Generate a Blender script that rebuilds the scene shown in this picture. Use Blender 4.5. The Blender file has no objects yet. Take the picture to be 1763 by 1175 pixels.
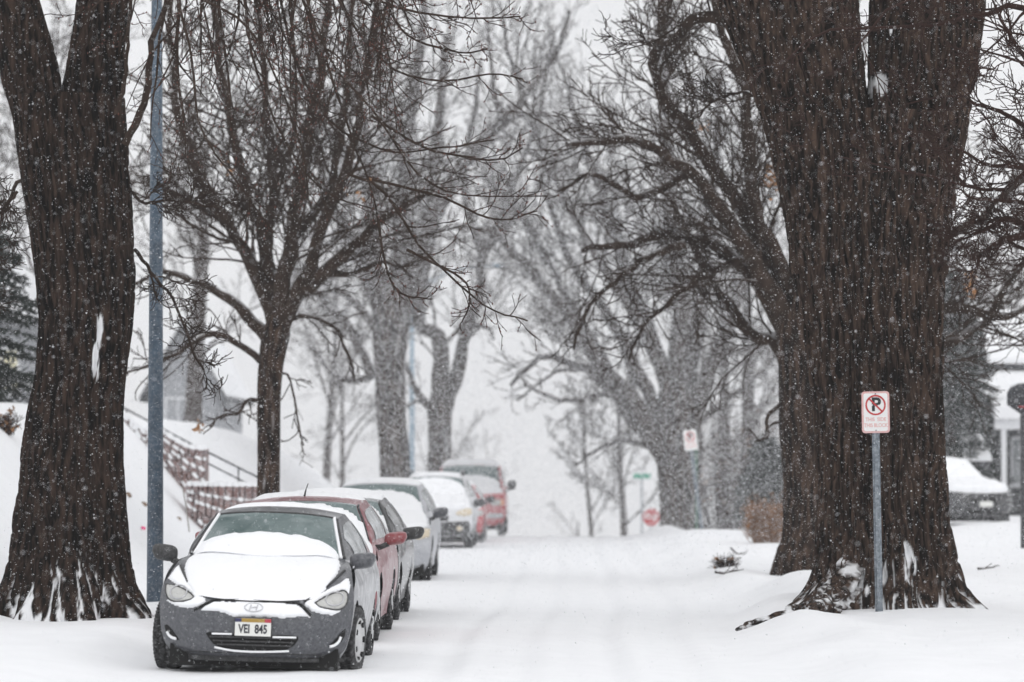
import bpy, math, random
import numpy as np
C = bpy.context.scene.collection
rng = np.random.default_rng(7)
random.seed(7)
PI = math.pi
HAZE = .00042
# ------------------------------------------------------------------ camera
F_PX = 6611.0
CAM = np.array([0.0, 0.0, 1.75])
PB = math.atan(221.5 / F_PX)
PA = math.atan(118.5 / F_PX * math.cos(PB))
FWD = np.array([-math.sin(PA) * math.cos(PB), math.cos(PA) * math.cos(PB), math.sin(PB)])
RGT = np.array([math.cos(PA), math.sin(PA), 0.0])
UPV = np.cross(RGT, FWD)
def at(px, py, d):
    r = FWD + RGT * ((px - 881.5) / F_PX) + UPV * ((587.5 - py) / F_PX)
    return CAM + r * (d / r[1])
def ppm(d):
    return F_PX / d
cd = bpy.data.cameras.new('camera'); cam = bpy.data.objects.new('camera', cd); C.objects.link(cam)
cam.location = CAM; cam.rotation_euler = (PI / 2 + PB, 0, PA)
cd.lens = 135.0; cd.sensor_width = 36.0; cd.clip_end = 2000; cd.clip_start = 0.5
cd.dof.use_dof = True; cd.dof.focus_distance = 38.5; cd.dof.aperture_fstop = 2.0
bpy.context.scene.camera = cam
sc = bpy.context.scene
# ------------------------------------------------------------------ noise
def _h(ix, iy, iz):
    n = (ix * 374761393 + iy * 668265263 + iz * 2147483647 * 3 + 1013904223) & 0xffffffff
    n = ((n ^ (n >> 13)) * 1274126177) & 0xffffffff
    n = ((n ^ (n >> 16)) * 2246822519) & 0xffffffff
    return ((n ^ (n >> 15)) & 0xffffff) / float(0xffffff)
def vn(x, y, z=0.0):
    x, y, z = np.broadcast_arrays(np.asarray(x, float), np.asarray(y, float), np.asarray(z, float))
    fx, fy, fz = np.floor(x), np.floor(y), np.floor(z)
    ix, iy, iz = fx.astype(np.int64), fy.astype(np.int64), fz.astype(np.int64)
    a, b, c = x - fx, y - fy, z - fz
    a = a * a * (3 - 2 * a); b = b * b * (3 - 2 * b); c = c * c * (3 - 2 * c)
    r = 0
    for dx in (0, 1):
        for dy in (0, 1):
            for dz in (0, 1):
                w = (a if dx else 1 - a) * (b if dy else 1 - b) * (c if dz else 1 - c)
                r = r + w * _h(ix + dx, iy + dy, iz + dz)
    return r
def fbm(x, y, z=0.0, o=4):
    r = 0; s = 0; k = 1.0
    for i in range(o):
        r = r + vn(np.asarray(x) * k + 17 * i, np.asarray(y) * k + 5 * i, np.asarray(z) * k) / k
        s += 1 / k; k *= 2
    return r / s
def sst(a, b, x):
    t = np.clip((np.asarray(x, float) - a) / (b - a), 0, 1)
    return t * t * (3 - 2 * t)
# ------------------------------------------------------------------ mesh helpers
def link(name, me, mat=None, parent=None, smooth=True):
    o = bpy.data.objects.new(name, me); C.objects.link(o)
    if mat: me.materials.append(mat)
    if parent: o.parent = parent
    if smooth and len(me.polygons):
        me.polygons.foreach_set('use_smooth', np.ones(len(me.polygons), bool))
    return o
def mesh(name, V, Q, mat=None, parent=None, smooth=True, T=None, attr=None):
    """V (n,3), Q (m,4) quads, T (k,3) tris"""
    V = np.asarray(V, np.float32).reshape(-1, 3)
    Q = np.zeros((0, 4), np.int32) if Q is None else np.asarray(Q, np.int32).reshape(-1, 4)
    T = np.zeros((0, 3), np.int32) if T is None else np.asarray(T, np.int32).reshape(-1, 3)
    me = bpy.data.meshes.new(name)
    me.vertices.add(len(V)); me.vertices.foreach_set('co', V.ravel())
    me.loops.add(Q.size + T.size)
    me.loops.foreach_set('vertex_index', np.concatenate([Q.ravel(), T.ravel()]))
    me.polygons.add(len(Q) + len(T))
    st = np.concatenate([np.arange(len(Q)) * 4, Q.size + np.arange(len(T)) * 3])
    me.polygons.foreach_set('loop_start', st.astype(np.int32))
    me.update(calc_edges=True); me.validate()
    if attr:
        for k, a in attr.items():
            at_ = me.attributes.new(k, 'FLOAT', 'POINT'); at_.data.foreach_set('value', np.asarray(a, np.float32).ravel())
    return link(name, me, mat, parent, smooth)
def pym(name, V, F, mat=None, parent=None, smooth=False):
    me = bpy.data.meshes.new(name); me.from_pydata([tuple(map(float, v)) for v in V], [], F); me.update()
    return link(name, me, mat, parent, smooth)
class MB:
    """collects pieces into one mesh"""
    def __init__(s): s.V = []; s.F = []
    def add(s, V, F):
        o = len(s.V); s.V += [tuple(v) for v in V]; s.F += [tuple(i + o for i in f) for f in F]; return s
    def box(s, x0, x1, y0, y1, z0, z1):
        V = [(x, y, z) for x in (x0, x1) for y in (y0, y1) for z in (z0, z1)]
        return s.add(V, [(0, 1, 3, 2), (4, 6, 7, 5), (0, 4, 5, 1), (2, 3, 7, 6), (0, 2, 6, 4), (1, 5, 7, 3)])
    def tube(s, pts, r, k=8, cap=True):
        P = np.asarray(pts, float); n = len(P)
        R = np.full(n, r, float) if np.isscalar(r) else np.asarray(r, float)
        t = np.gradient(P, axis=0); t /= np.linalg.norm(t, axis=1)[:, None] + 1e-9
        ref = np.array([0, 0, 1.0]) if abs(t[:, 2]).mean() < .8 else np.array([0, 1.0, 0])
        a = np.cross(t, ref); a /= np.linalg.norm(a, axis=1)[:, None] + 1e-9
        b = np.cross(t, a)
        th = np.arange(k) * 2 * PI / k
        V = (P[:, None] + R[:, None, None] * (a[:, None] * np.cos(th)[None, :, None] + b[:, None] * np.sin(th)[None, :, None])).reshape(-1, 3)
        F = [(i * k + j, i * k + (j + 1) % k, (i + 1) * k + (j + 1) % k, (i + 1) * k + j) for i in range(n - 1) for j in range(k)]
        if cap: F += [tuple(range(k - 1, -1, -1)), tuple((n - 1) * k + j for j in range(k))]
        return s.add(V, F)
    def prism(s, pts, y0, y1):
        """polygon in (x,z) extruded in y"""
        n = len(pts)
        V = [(x, y0, z) for x, z in pts] + [(x, y1, z) for x, z in pts]
        F = [tuple(range(n)), tuple(range(2 * n - 1, n - 1, -1))] + [(i, i + n, (i + 1) % n + n, (i + 1) % n) for i in range(n)]
        return s.add(V, F)
    def build(s, name, mat, parent=None, smooth=False): return pym(name, s.V, s.F, mat, parent, smooth)
def empty(name, loc, label, cat, group=None, rot=(0, 0, 0)):
    o = bpy.data.objects.new(name, None); C.objects.link(o); o.location = [float(v) for v in loc]; o.rotation_euler = rot
    o.empty_display_size = .2
    return tag(o, label, cat, group)
def tag(o, label=None, cat=None, group=None, kind=None):
    if label: o['label'] = label
    if cat: o['category'] = cat
    if group: o['group'] = group
    if kind: o['kind'] = kind
    return o
def text_mesh(name, body, size, mat, parent, loc, rot=(PI / 2, 0, 0), extrude=.001, sx=1.0, bold=0.0, spacing=1.0):
    cu = bpy.data.curves.new('t', 'FONT'); cu.body = body; cu.size = size; cu.extrude = extrude; cu.offset = bold
    cu.align_x = 'CENTER'; cu.align_y = 'CENTER'; cu.space_character = spacing
    to = bpy.data.objects.new('t', cu); C.objects.link(to)
    bpy.context.view_layer.update()
    me = bpy.data.meshes.new_from_object(to.evaluated_get(bpy.context.evaluated_depsgraph_get()))
    bpy.data.objects.remove(to); bpy.data.curves.remove(cu)
    me.name = name; me.materials.clear()
    o = link(name, me, mat, parent, False); o.location = loc; o.rotation_euler = rot; o.scale = (sx, 1, 1)
    return o
# ------------------------------------------------------------------ materials
def mat(name, col, rough=.6, metal=0.0, pos=(.35, .68), var=0.0, scale=6.0, col2=None, bump=0.0, bscale=30.0, dust=0.0, dscale=8.0, stretch=(1, 1, 1), coat=0.0, spec=.5, attr_snow=False, dustcol=(.8, .81, .83), mid=.55, band=.25):
    m = bpy.data.materials.new(name); m.use_nodes = True
    nt = m.node_tree; N = nt.nodes; L = nt.links
    b = N['Principled BSDF']; b.inputs['Roughness'].default_value = rough; b.inputs['Metallic'].default_value = metal
    b.inputs['Coat Weight'].default_value = coat; b.inputs['Specular IOR Level'].default_value = spec
    b.inputs['Base Color'].default_value = (*col, 1)
    tc = N.new('ShaderNodeTexCoord'); mp = N.new('ShaderNodeMapping'); mp.inputs['Scale'].default_value = stretch
    L.new(tc.outputs['Object'], mp.inputs['Vector'])
    out = None
    if var > 0 or col2:
        nz = N.new('ShaderNodeTexNoise'); nz.inputs['Scale'].default_value = scale; nz.inputs['Detail'].default_value = 6
        L.new(mp.outputs[0], nz.inputs['Vector'])
        rp = N.new('ShaderNodeValToRGB'); c2 = col2 or tuple(min(1, c * (1 + var)) for c in col)
        c1 = tuple(c * (1 - var * .6) for c in col)
        rp.color_ramp.elements[0].position = pos[0]; rp.color_ramp.elements[1].position = pos[1]
        rp.color_ramp.elements[0].color = (*c1, 1); rp.color_ramp.elements[1].color = (*c2, 1)
        L.new(nz.outputs[0], rp.inputs[0]); out = rp.outputs[0]
    def mix(fac, colr, prev):
        mx = N.new('ShaderNodeMix'); mx.data_type = 'RGBA'
        L.new(fac, mx.inputs[0])
        if prev is None: mx.inputs[6].default_value = (*col, 1)
        else: L.new(prev, mx.inputs[6])
        mx.inputs[7].default_value = (*colr, 1)
        return mx.outputs[2]
    if dust > 0:
        nz = N.new('ShaderNodeTexNoise'); nz.inputs['Scale'].default_value = dscale; nz.inputs['Detail'].default_value = 8; nz.inputs['Roughness'].default_value = .7
        L.new(mp.outputs[0], nz.inputs['Vector'])
        mr = N.new('ShaderNodeMapRange'); mr.inputs[1].default_value = mid - band; mr.inputs[2].default_value = mid + band; mr.inputs[3].default_value = 0; mr.inputs[4].default_value = dust
        L.new(nz.outputs[0], mr.inputs[0]); out = mix(mr.outputs[0], dustcol, out)
    if attr_snow:
        a = N.new('ShaderNodeAttribute'); a.attribute_name = 'snow'
        out = mix(a.outputs['Fac'], (.82, .83, .85), out)
    if out is not None: L.new(out, b.inputs['Base Color'])
    if bump > 0:
        nz = N.new('ShaderNodeTexNoise'); nz.inputs['Scale'].default_value = bscale; nz.inputs['Detail'].default_value = 8
        L.new(mp.outputs[0], nz.inputs['Vector'])
        bp = N.new('ShaderNodeBump'); bp.inputs['Strength'].default_value = bump; bp.inputs['Distance'].default_value = .02
        L.new(nz.outputs[0], bp.inputs['Height']); L.new(bp.outputs[0], b.inputs['Normal'])
    return m
M = {}
M['snow'] = mat('snow', (.86, .87, .89), .75, var=.02, scale=2.5, bump=.35, bscale=9, spec=.2)
M['fluff'] = mat('fluffy_snow', (.87, .88, .9), .8, bump=.3, bscale=40, spec=.15)
def flake_mat():
    m = bpy.data.materials.new('snowflake'); m.use_nodes = True; nt = m.node_tree; nt.nodes.remove(nt.nodes['Principled BSDF'])
    a = nt.nodes.new('ShaderNodeBsdfDiffuse'); b = nt.nodes.new('ShaderNodeBsdfTranslucent'); x = nt.nodes.new('ShaderNodeMixShader')
    a.inputs[0].default_value = (.93, .94, .96, 1); b.inputs[0].default_value = (.93, .94, .96, 1)
    nt.links.new(a.outputs[0], x.inputs[1]); nt.links.new(b.outputs[0], x.inputs[2]); nt.links.new(x.outputs[0], nt.nodes['Material Output'].inputs[0]); return m
M['flake'] = flake_mat()
M['bark'] = mat('bark', (.0065, .0044, .0034), .9, dust=.55, dscale=34, dustcol=(.12, .10, .088), mid=.66, band=.10, col2=(.080, .052, .039), scale=17, stretch=(1, 1, .15), bump=.9, bscale=60, attr_snow=True, spec=.1, pos=(.40, .66))
M['bark_l'] = mat('bark_dark', (.004, .0028, .0023), .9, dust=.5, dscale=34, dustcol=(.085, .07, .06), mid=.66, band=.10, col2=(.050, .032, .024), scale=17, stretch=(1, 1, .18), bump=.9, bscale=60, attr_snow=True, spec=.1, pos=(.40, .66))
M['limb'] = mat('limb_bark', (.024, .016, .012), .9, col2=(.052, .035, .027), scale=7, spec=.15, attr_snow=True)
M['twig_red'] = mat('red_twig_bark', (.032, .015, .011), .8, spec=.2, var=.3, scale=10)
M['bud'] = mat('bud_red', (.10, .025, .015), .7)
M['leaf'] = mat('dry_leaf', (.32, .165, .075), .8, var=.5, scale=5)
M['twig_tan'] = mat('tan_stem', (.26, .145, .085), .8, var=.4, scale=10)
M['needle'] = mat('dark_needles', (.018, .026, .022), .85, var=.5, scale=3)
M['blackp'] = mat('black_plastic', (.010, .010, .011), .55, dust=.12, dscale=40, mid=.62)
M['black'] = mat('black_void', (.006, .006, .006), .9)
M['tyre'] = mat('tyre_rubber', (.010, .010, .011), .85, dust=.3, dscale=24, mid=.7)
M['hub'] = mat('frosted_wheel_cover', (.42, .42, .42), .5, dust=.7, dscale=9)
M['glass'] = mat('frosted_glass', (.075, .115, .115), .12, dust=.5, dscale=5, dustcol=(.35, .42, .42), mid=.55, spec=.6)
M['glass_side'] = mat('snow_dusted_side_glass', (.10, .12, .125), .15, dust=.85, dscale=2.5, dustcol=(.75, .77, .79), mid=.5)
M['grey'] = mat('dark_grey_paint', (.042, .045, .055), .3, dust=.16, dscale=40, coat=.3, mid=.62)
M['grey_side'] = mat('dusted_grey_paint', (.11, .115, .13), .4, dust=.85, dscale=5, coat=.2, mid=.5)
M['red'] = mat('dark_red_paint', (.19, .010, .022), .35, dust=.35, dscale=6, coat=.3, mid=.6)
M['red_side'] = mat('dusted_dark_red_paint', (.21, .016, .03), .4, dust=.6, dscale=3, coat=.2, mid=.58)
M['red_clean'] = mat('clean_red_paint', (.20, .008, .014), .3, coat=.4, dust=.2, dscale=20, mid=.6)
M['bright_red'] = mat('bright_red_paint', (.44, .02, .03), .35, coat=.3, dust=.35, dscale=5, mid=.62)
M['blk'] = mat('black_paint', (.012, .012, .014), .3, coat=.4, dust=.08, dscale=6, mid=.62)
M['glass_dark'] = mat('dark_side_glass', (.012, .016, .017), .12, spec=.5, dust=.12, dscale=8)
M['silver'] = mat('silver_paint', (.36, .37, .4), .35, metal=.3, dust=.7, dscale=4)
M['white'] = mat('white_paint', (.62, .63, .65), .4, dust=.6, dscale=4)
M['lens'] = mat('headlight_lens', (.42, .42, .40), .18, dust=.35, dscale=14, spec=.6)
M['lens_y'] = mat('yellowed_lens', (.62, .52, .36), .2, dust=.4, dscale=10)
M['amber'] = mat('amber_lens', (.75, .3, .08), .3)
M['chrome'] = mat('frosted_chrome', (.5, .5, .52), .3, metal=.6, dust=.5, dscale=10)
M['plate'] = mat('plate_white', (.72, .72, .68), .5, dust=.4, dscale=30)
M['ink'] = mat('dark_lettering', (.02, .02, .03), .6)
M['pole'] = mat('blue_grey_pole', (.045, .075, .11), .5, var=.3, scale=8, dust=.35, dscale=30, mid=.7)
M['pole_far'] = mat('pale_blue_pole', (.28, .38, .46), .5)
M['steel'] = mat('galvanised_steel', (.13, .16, .19), .5, metal=.4, var=.3, scale=20, dust=.45, dscale=20, mid=.62)
M['sign_w'] = mat('sign_white', (.80, .80, .79), .5, dust=.3, dscale=20)
M['sign_pink'] = mat('faded_red_border', (.66, .33, .31), .5, dust=.5, dscale=20)
M['sign_fade'] = mat('faded_red_lettering', (.70, .36, .34), .5, dust=.3, dscale=40)
M['sign_r'] = mat('sign_red', (.50, .03, .035), .5)
M['sign_b'] = mat('sign_black', (.012, .014, .016), .5)
M['sign_g'] = mat('sign_green', (.02, .32, .2), .5)
M['brick'] = mat('red_stone', (.15, .068, .06), .9, col2=(.25, .13, .11), scale=3, bump=.5, bscale=20, dust=.65, dscale=7, mid=.62)
M['stone'] = mat('tan_stone', (.20, .14, .10), .9, var=.4, scale=6)
M['rail'] = mat('rail_metal', (.06, .06, .065), .6)
M['siding'] = mat('grey_siding', (.30, .31, .33), .8, var=.1, scale=2)
M['darkwall'] = mat('dark_siding', (.035, .037, .042), .8, var=.3, scale=2)
M['whitewood'] = mat('white_trim', (.72, .73, .75), .6)
M['pink'] = mat('pink_flag_vinyl', (.8, .05, .22), .5)
M['wood'] = mat('weathered_stake', (.3, .28, .26), .9)
M['greenmetal'] = mat('green_post', (.02, .12, .07), .6)
M['yellow_pane'] = mat('pale_yellow_window', (.7, .66, .45), .5)  # even pale yellow colour for a window pane
M['plate_r'] = mat('plate_red', (.4, .03, .05), .5); M['plate_y'] = mat('plate_gold', (.35, .22, .04), .5); M['plate_n'] = mat('plate_navy', (.03, .03, .09), .5)
# ------------------------------------------------------------------ world, light
w = bpy.data.worlds.new('World'); sc.world = w; w.use_nodes = True
nt = w.node_tree; bg = nt.nodes['Background']
sky = nt.nodes.new('ShaderNodeTexSky'); sky.sky_type = 'NISHITA'; sky.sun_disc = False
SUN_EL, SUN_ROT = math.radians(48), math.radians(160)
sky.sun_elevation = SUN_EL; sky.sun_rotation = SUN_ROT
try: sky.air_density = 1.0; sky.dust_density = 4.0
except Exception: pass
hs = nt.nodes.new('ShaderNodeHueSaturation'); hs.inputs['Saturation'].default_value = .08
nt.links.new(sky.outputs[0], hs.inputs['Color']); oc = nt.nodes.new('ShaderNodeMix'); oc.data_type = 'RGBA'; oc.inputs[0].default_value = .7; oc.inputs[7].default_value = (9.9, 9.95, 10.15, 1)
nt.links.new(hs.outputs[0], oc.inputs[6]); nt.links.new(oc.outputs[2], bg.inputs['Color'])
bg.inputs['Strength'].default_value = .10
sl = bpy.data.lights.new('sun', 'SUN'); sl.energy = .5; sl.angle = math.radians(60); sl.color = (1, .98, .95)
so = bpy.data.objects.new('sun', sl); C.objects.link(so)
so.rotation_euler = (PI / 2 - SUN_EL, 0, PI - SUN_ROT + PI * 0)
so.location = (0, 0, 60)
sc.view_settings.view_transform = 'Standard'; sc.view_settings.look = 'None'; sc.view_settings.gamma = 1.0
sc.view_settings.exposure = 0.2
cy = sc.cycles; cy.use_denoising = True; cy.max_bounces = 8; cy.diffuse_bounces = 3; cy.volume_bounces = 1
sc.render.engine = 'CYCLES'
# ------------------------------------------------------------------ terrain
def ground_z(x, y):
    x = np.asarray(x, float); y = np.asarray(y, float)
    wob = (fbm(y * .11, x * 0 + 3.3, 0, 3) - .5) * .8
    z = np.zeros(np.broadcast(x, y).shape)
    # right verge and lawn
    z = z + .15 * sst(1.75 + wob, 2.7 + wob, x) + .38 * sst(5.5, 11, x) + .5 * sst(12, 30, x)
    z = z + .26 * np.exp(-((x - 3.1) / 1.5) ** 2 - ((y - 86) / 10.0) ** 2) * (1 + .5 * (fbm(x * .9, y * .25, 8, 3) - .5))
    z = z + .26 * np.exp(-((x - 2.95) / .55) ** 2 - ((y - 49.5) / 2.2) ** 2)
    z = z + .12 * np.exp(-((x - 3.5) / 1.5) ** 2 - ((y - 44) / 2.2) ** 2)
    # left verge and bank
    z = z + .15 * sst(-3.75 - wob * .5, -4.6 - wob * .5, x) + 2.75 * sst(-6.1, -9.8, x) + .5 * sst(-10, -20, x)
    # soft drifts
    z = z + (fbm(x * .55, y * .3, 1.7, 4) - .5) * .19 * (sst(1.8, 3.0, x) + sst(-4.0, -5.0, x)) + (fbm(x * 2.1, y * .9, 4.2, 3) - .5) * (.03 + .05 * sst(1.5, 2.6, x) + .03 * sst(-3.9, -4.6, x)) + .30 * np.exp(-((x - 2.15 - wob) / .5) ** 2) * vn(y * .45, x * .9, 2.2) ** 1.5
    # wheel ruts along the road
    on = sst(-1.9, -1.5, x) * (1 - sst(1.4, 2.0, x))
    xx = x + (fbm(y * .06, 0, 9.1, 2) - .5) * .5
    for cx, dp in ((-1.15, .028), (.35, .035), (-.45, .022), (1.05, .026)):
        z = z - on * dp * np.exp(-((xx - cx) / .13) ** 2) + on * dp * .6 * np.exp(-((xx - cx - .24) / .1) ** 2)
    # crest, then the street falls away
    t = np.clip(y - 95, 0, None)
    dip = np.where(t < 70, t * t / 1374., 70 * 70 / 1374. + (np.clip(t, 70, 200) - 70) * .102)
    return z - dip
def zs(x, y): return float(ground_z(np.array([x]), np.array([y]))[0])
xs = np.concatenate([np.linspace(-140, -22, 24)[:-1], np.linspace(-22, -5, 90)[:-1], np.linspace(-5, 6, 190)[:-1], np.linspace(6, 20, 70)[:-1], np.linspace(20, 140, 24)])
ys = np.concatenate([np.linspace(-20, 24, 10)[:-1], np.linspace(24, 60, 260)[:-1], np.linspace(60, 130, 220)[:-1], np.linspace(130, 520, 70)])
X, Y = np.meshgrid(xs, ys); Z = ground_z(X, Y)
nx, ny = len(xs), len(ys)
ii = (np.arange(ny - 1)[:, None] * nx + np.arange(nx - 1)[None]).ravel()
g = mesh('snowy_ground', np.stack([X, Y, Z], -1).reshape(-1, 3), np.stack([ii, ii + 1, ii + nx + 1, ii + nx], 1), M['snow'])
tag(g, 'snow covered street with verges and lawns under fresh snow', 'ground', kind='structure')
# ================================================================== trees
def spl(P, n):
    """Catmull-Rom through rows of P, n samples"""
    P = np.asarray(P, float); k = len(P)
    Q = np.vstack([2 * P[0] - P[1], P, 2 * P[-1] - P[-2]])
    t = np.linspace(0, k - 1, n); i = np.minimum(t.astype(int), k - 2); f = (t - i)[:, None]
    a, b, c, d = Q[i], Q[i + 1], Q[i + 2], Q[i + 3]
    return .5 * (2 * b + (c - a) * f + (2 * a - 5 * b + 4 * c - d) * f ** 2 + (3 * b - a - 3 * c + d) * f ** 3)
def tubes(P, R, k):
    """P (B,n,3), R (B,n) -> verts, quads"""
    B, n, _ = P.shape
    t = np.gradient(P, axis=1); t /= np.linalg.norm(t, axis=2, keepdims=True) + 1e-9
    ref = np.where(np.abs(t[:, :1, 2:3]) < .75, np.array([0, 0, 1.0]), np.array([0, 1.0, 0]))
    ref = np.broadcast_to(ref, t.shape)
    a = np.cross(t, ref); a /= np.linalg.norm(a, axis=2, keepdims=True) + 1e-9
    b = np.cross(t, a); th = np.arange(k) * 2 * PI / k
    V = P[:, :, None] + R[:, :, None, None] * (a[:, :, None] * np.cos(th)[:, None] + b[:, :, None] * np.sin(th)[:, None])
    bi = np.arange(B)[:, None, None] * n * k; i = np.arange(n - 1)[None, :, None] * k; j = np.arange(k)[None, None]; j2 = (j + 1) % k
    Q = np.stack([bi + i + j, bi + i + j2, bi + i + k + j2, bi + i + k + j], -1).reshape(-1, 4)
    return V.reshape(-1, 3), Q
def plen(P): return np.linalg.norm(np.diff(P, axis=1), axis=2).sum(1)
def spawn(P, R, m, ratio, ang=(30, 60), t0=.15, t1=1.0, n=7, wander=.22, up=.05, rr=.6, minr=.006, lmin=.15, lmax=9, taper=.75, keep=1.0, bias=None, per=None, slim=.010):
    B, n0, _ = P.shape; L0 = plen(P)
    t = (np.arange(m)[None] + rng.uniform(0, 1, (B, m))) / m * (t1 - t0) + t0
    x = t * (n0 - 1); i = np.minimum(x.astype(int), n0 - 2); f = (x - i)[..., None]
    bi = np.arange(B)[:, None]
    pos = P[bi, i] * (1 - f) + P[bi, i + 1] * f
    tg = P[bi, i + 1] - P[bi, i]; tg /= np.linalg.norm(tg, axis=2, keepdims=True) + 1e-9
    rad = R[bi, i] * (1 - f[..., 0]) + R[bi, i + 1] * f[..., 0]
    v = rng.normal(size=tg.shape)
    if bias is not None: v = v + np.asarray(bias)
    v -= (v * tg).sum(2, keepdims=True) * tg; v /= np.linalg.norm(v, axis=2, keepdims=True) + 1e-9
    A = np.radians(rng.uniform(ang[0], ang[1], (B, m)))[..., None]
    d = tg * np.cos(A) + v * np.sin(A)
    L = np.clip(L0[:, None] * ratio * rng.uniform(.55, 1.25, (B, m)) * (1.15 - .6 * t), lmin, lmax)
    r0 = np.maximum(np.minimum(rad * rr, .004 + slim * L) * rng.uniform(.75, 1.1, (B, m)), minr)
    kp = rng.random((B, m)) < (np.clip(per * L0 / m, 0, 1)[:, None] if per else 1.0) * keep; kp.ravel()[0] = True; kp = kp.ravel()
    pos, d, L, r0 = pos.reshape(-1, 3), d.reshape(-1, 3), L.ravel(), r0.ravel()
    pos, d, L, r0 = pos[kp], d[kp], L[kp], r0[kp]
    pts = [pos]
    for q in range(n - 1):
        pts.append(pts[-1] + d * (L / (n - 1))[:, None])
        d = d + rng.normal(size=d.shape) * wander; d[:, 2] += up
        d /= np.linalg.norm(d, axis=1, keepdims=True)
    P2 = np.stack(pts, 1); R2 = np.maximum(r0[:, None] * np.linspace(1, 1 - taper, n)[None], minr)
    return P2, R2
class Crown:
    def __init__(s): s.V = []; s.Q = []; s.n = 0; s.S = []
    def add(s, P, R, k=4):
        V, Q = tubes(P, R, k); s.V.append(V); rr = np.repeat(R.ravel(), k); up = (V[:, 2] - np.repeat(P.reshape(-1, 3)[:, 2], k)) / rr
        s.S.append(np.zeros(len(V)) if R.max() < .02 else (rr > .018) * sst(.55, .9, up) * sst(.47, .57, fbm(V[:, 0] * 3, V[:, 1] * 3, V[:, 2] * 3, 2)) * .9); s.Q.append(Q + s.n); s.n += len(V)
    def raw(s, V, Q): s.V.append(V); s.Q.append(Q + s.n); s.n += len(V)
    def build(s, name, m, parent, base):
        return mesh(name, np.vstack(s.V) - base, np.vstack(s.Q), m, parent, attr={'snow': np.concatenate(s.S)} if len(np.concatenate(s.S)) == sum(map(len, s.V)) else None)
def limb(pts, d, w0, w1, dd=0.0, n=18, jit=.03):
    """traced limb: picture points at depth d, its end dd metres nearer or farther; widths in picture pixels"""
    k = len(pts); Q = np.array([at(px, py, d + dd * (i / (k - 1)) ** 1.3) for i, (px, py) in enumerate(pts)])
    P = spl(Q, n); L = np.linalg.norm(np.diff(P, axis=0), axis=1).sum()
    P[1:] += rng.normal(size=(n - 1, 3)) * jit * min(1, L / 6)
    s = np.linspace(0, 1, n) ** .8
    R = (w0 * (1 - s) + w1 * s) / 2 / ppm(d) * (1 + rng.normal(size=n) * .05)
    return P, R
def fill(cr, P, R, spec, kmain=7, collect=None):
    """grow levels of branches from stacked limbs"""
    cr.add(P, R, kmain)
    for li, s in enumerate(spec):
        s = dict(s); k = s.pop('k', 4); also = s.pop('also', None)
        P2, R2 = spawn(P, R, **s); cr.add(P2, R2, k)
        if also: # a sprinkle of twigs directly on the parents too
            Pa, Ra = spawn(P, R, **also); cr.add(Pa, Ra, 3)
            if collect is not None: collect.append((Pa, Ra))
        P, R = P2, R2
        if collect is not None: collect.append((P, R))
    return P, R
def buds(P, frac, size=.012):
    """small bud shapes near the twig points"""
    pts = P[:, 1:].reshape(-1, 3); s = rng.random(len(pts)) < frac; pts = pts[s]
    o = np.array([[1, 0, 0], [0, 1, 0], [-1, 0, 0], [0, -1, 0], [0, 0, 1.9], [0, 0, -1.2]]) * .55
    T = np.array([[0, 1, 4], [1, 2, 4], [2, 3, 4], [3, 0, 4], [1, 0, 5], [2, 1, 5], [3, 2, 5], [0, 3, 5]])
    sz = rng.uniform(.6, 1.25, (len(pts), 1, 1)) * size
    V = pts[:, None] + o[None] * sz + rng.normal(size=(len(pts), 1, 3)) * .006
    return V.reshape(-1, 3), (np.arange(len(pts))[:, None, None] * 6 + T[None]).reshape(-1, 3)
def leaf_cards(c, r, n, size, flat=1.0):
    v = rng.normal(size=(n, 3)); v /= np.linalg.norm(v, axis=1)[:, None]
    p = np.asarray(c) + v * (rng.random((n, 1)) ** .5) * np.asarray(r)
    a = rng.normal(size=(n, 3)); a /= np.linalg.norm(a, axis=1)[:, None]
    b = np.cross(a, rng.normal(size=(n, 3))); b /= np.linalg.norm(b, axis=1)[:, None]
    s = size * rng.uniform(.6, 1.3, (n, 1))
    V = np.stack([p - a * s, p + b * s * .5, p + a * s, p - b * s * .5], 1).reshape(-1, 3)
    return V, np.arange(n * 4).reshape(-1, 4)
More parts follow.
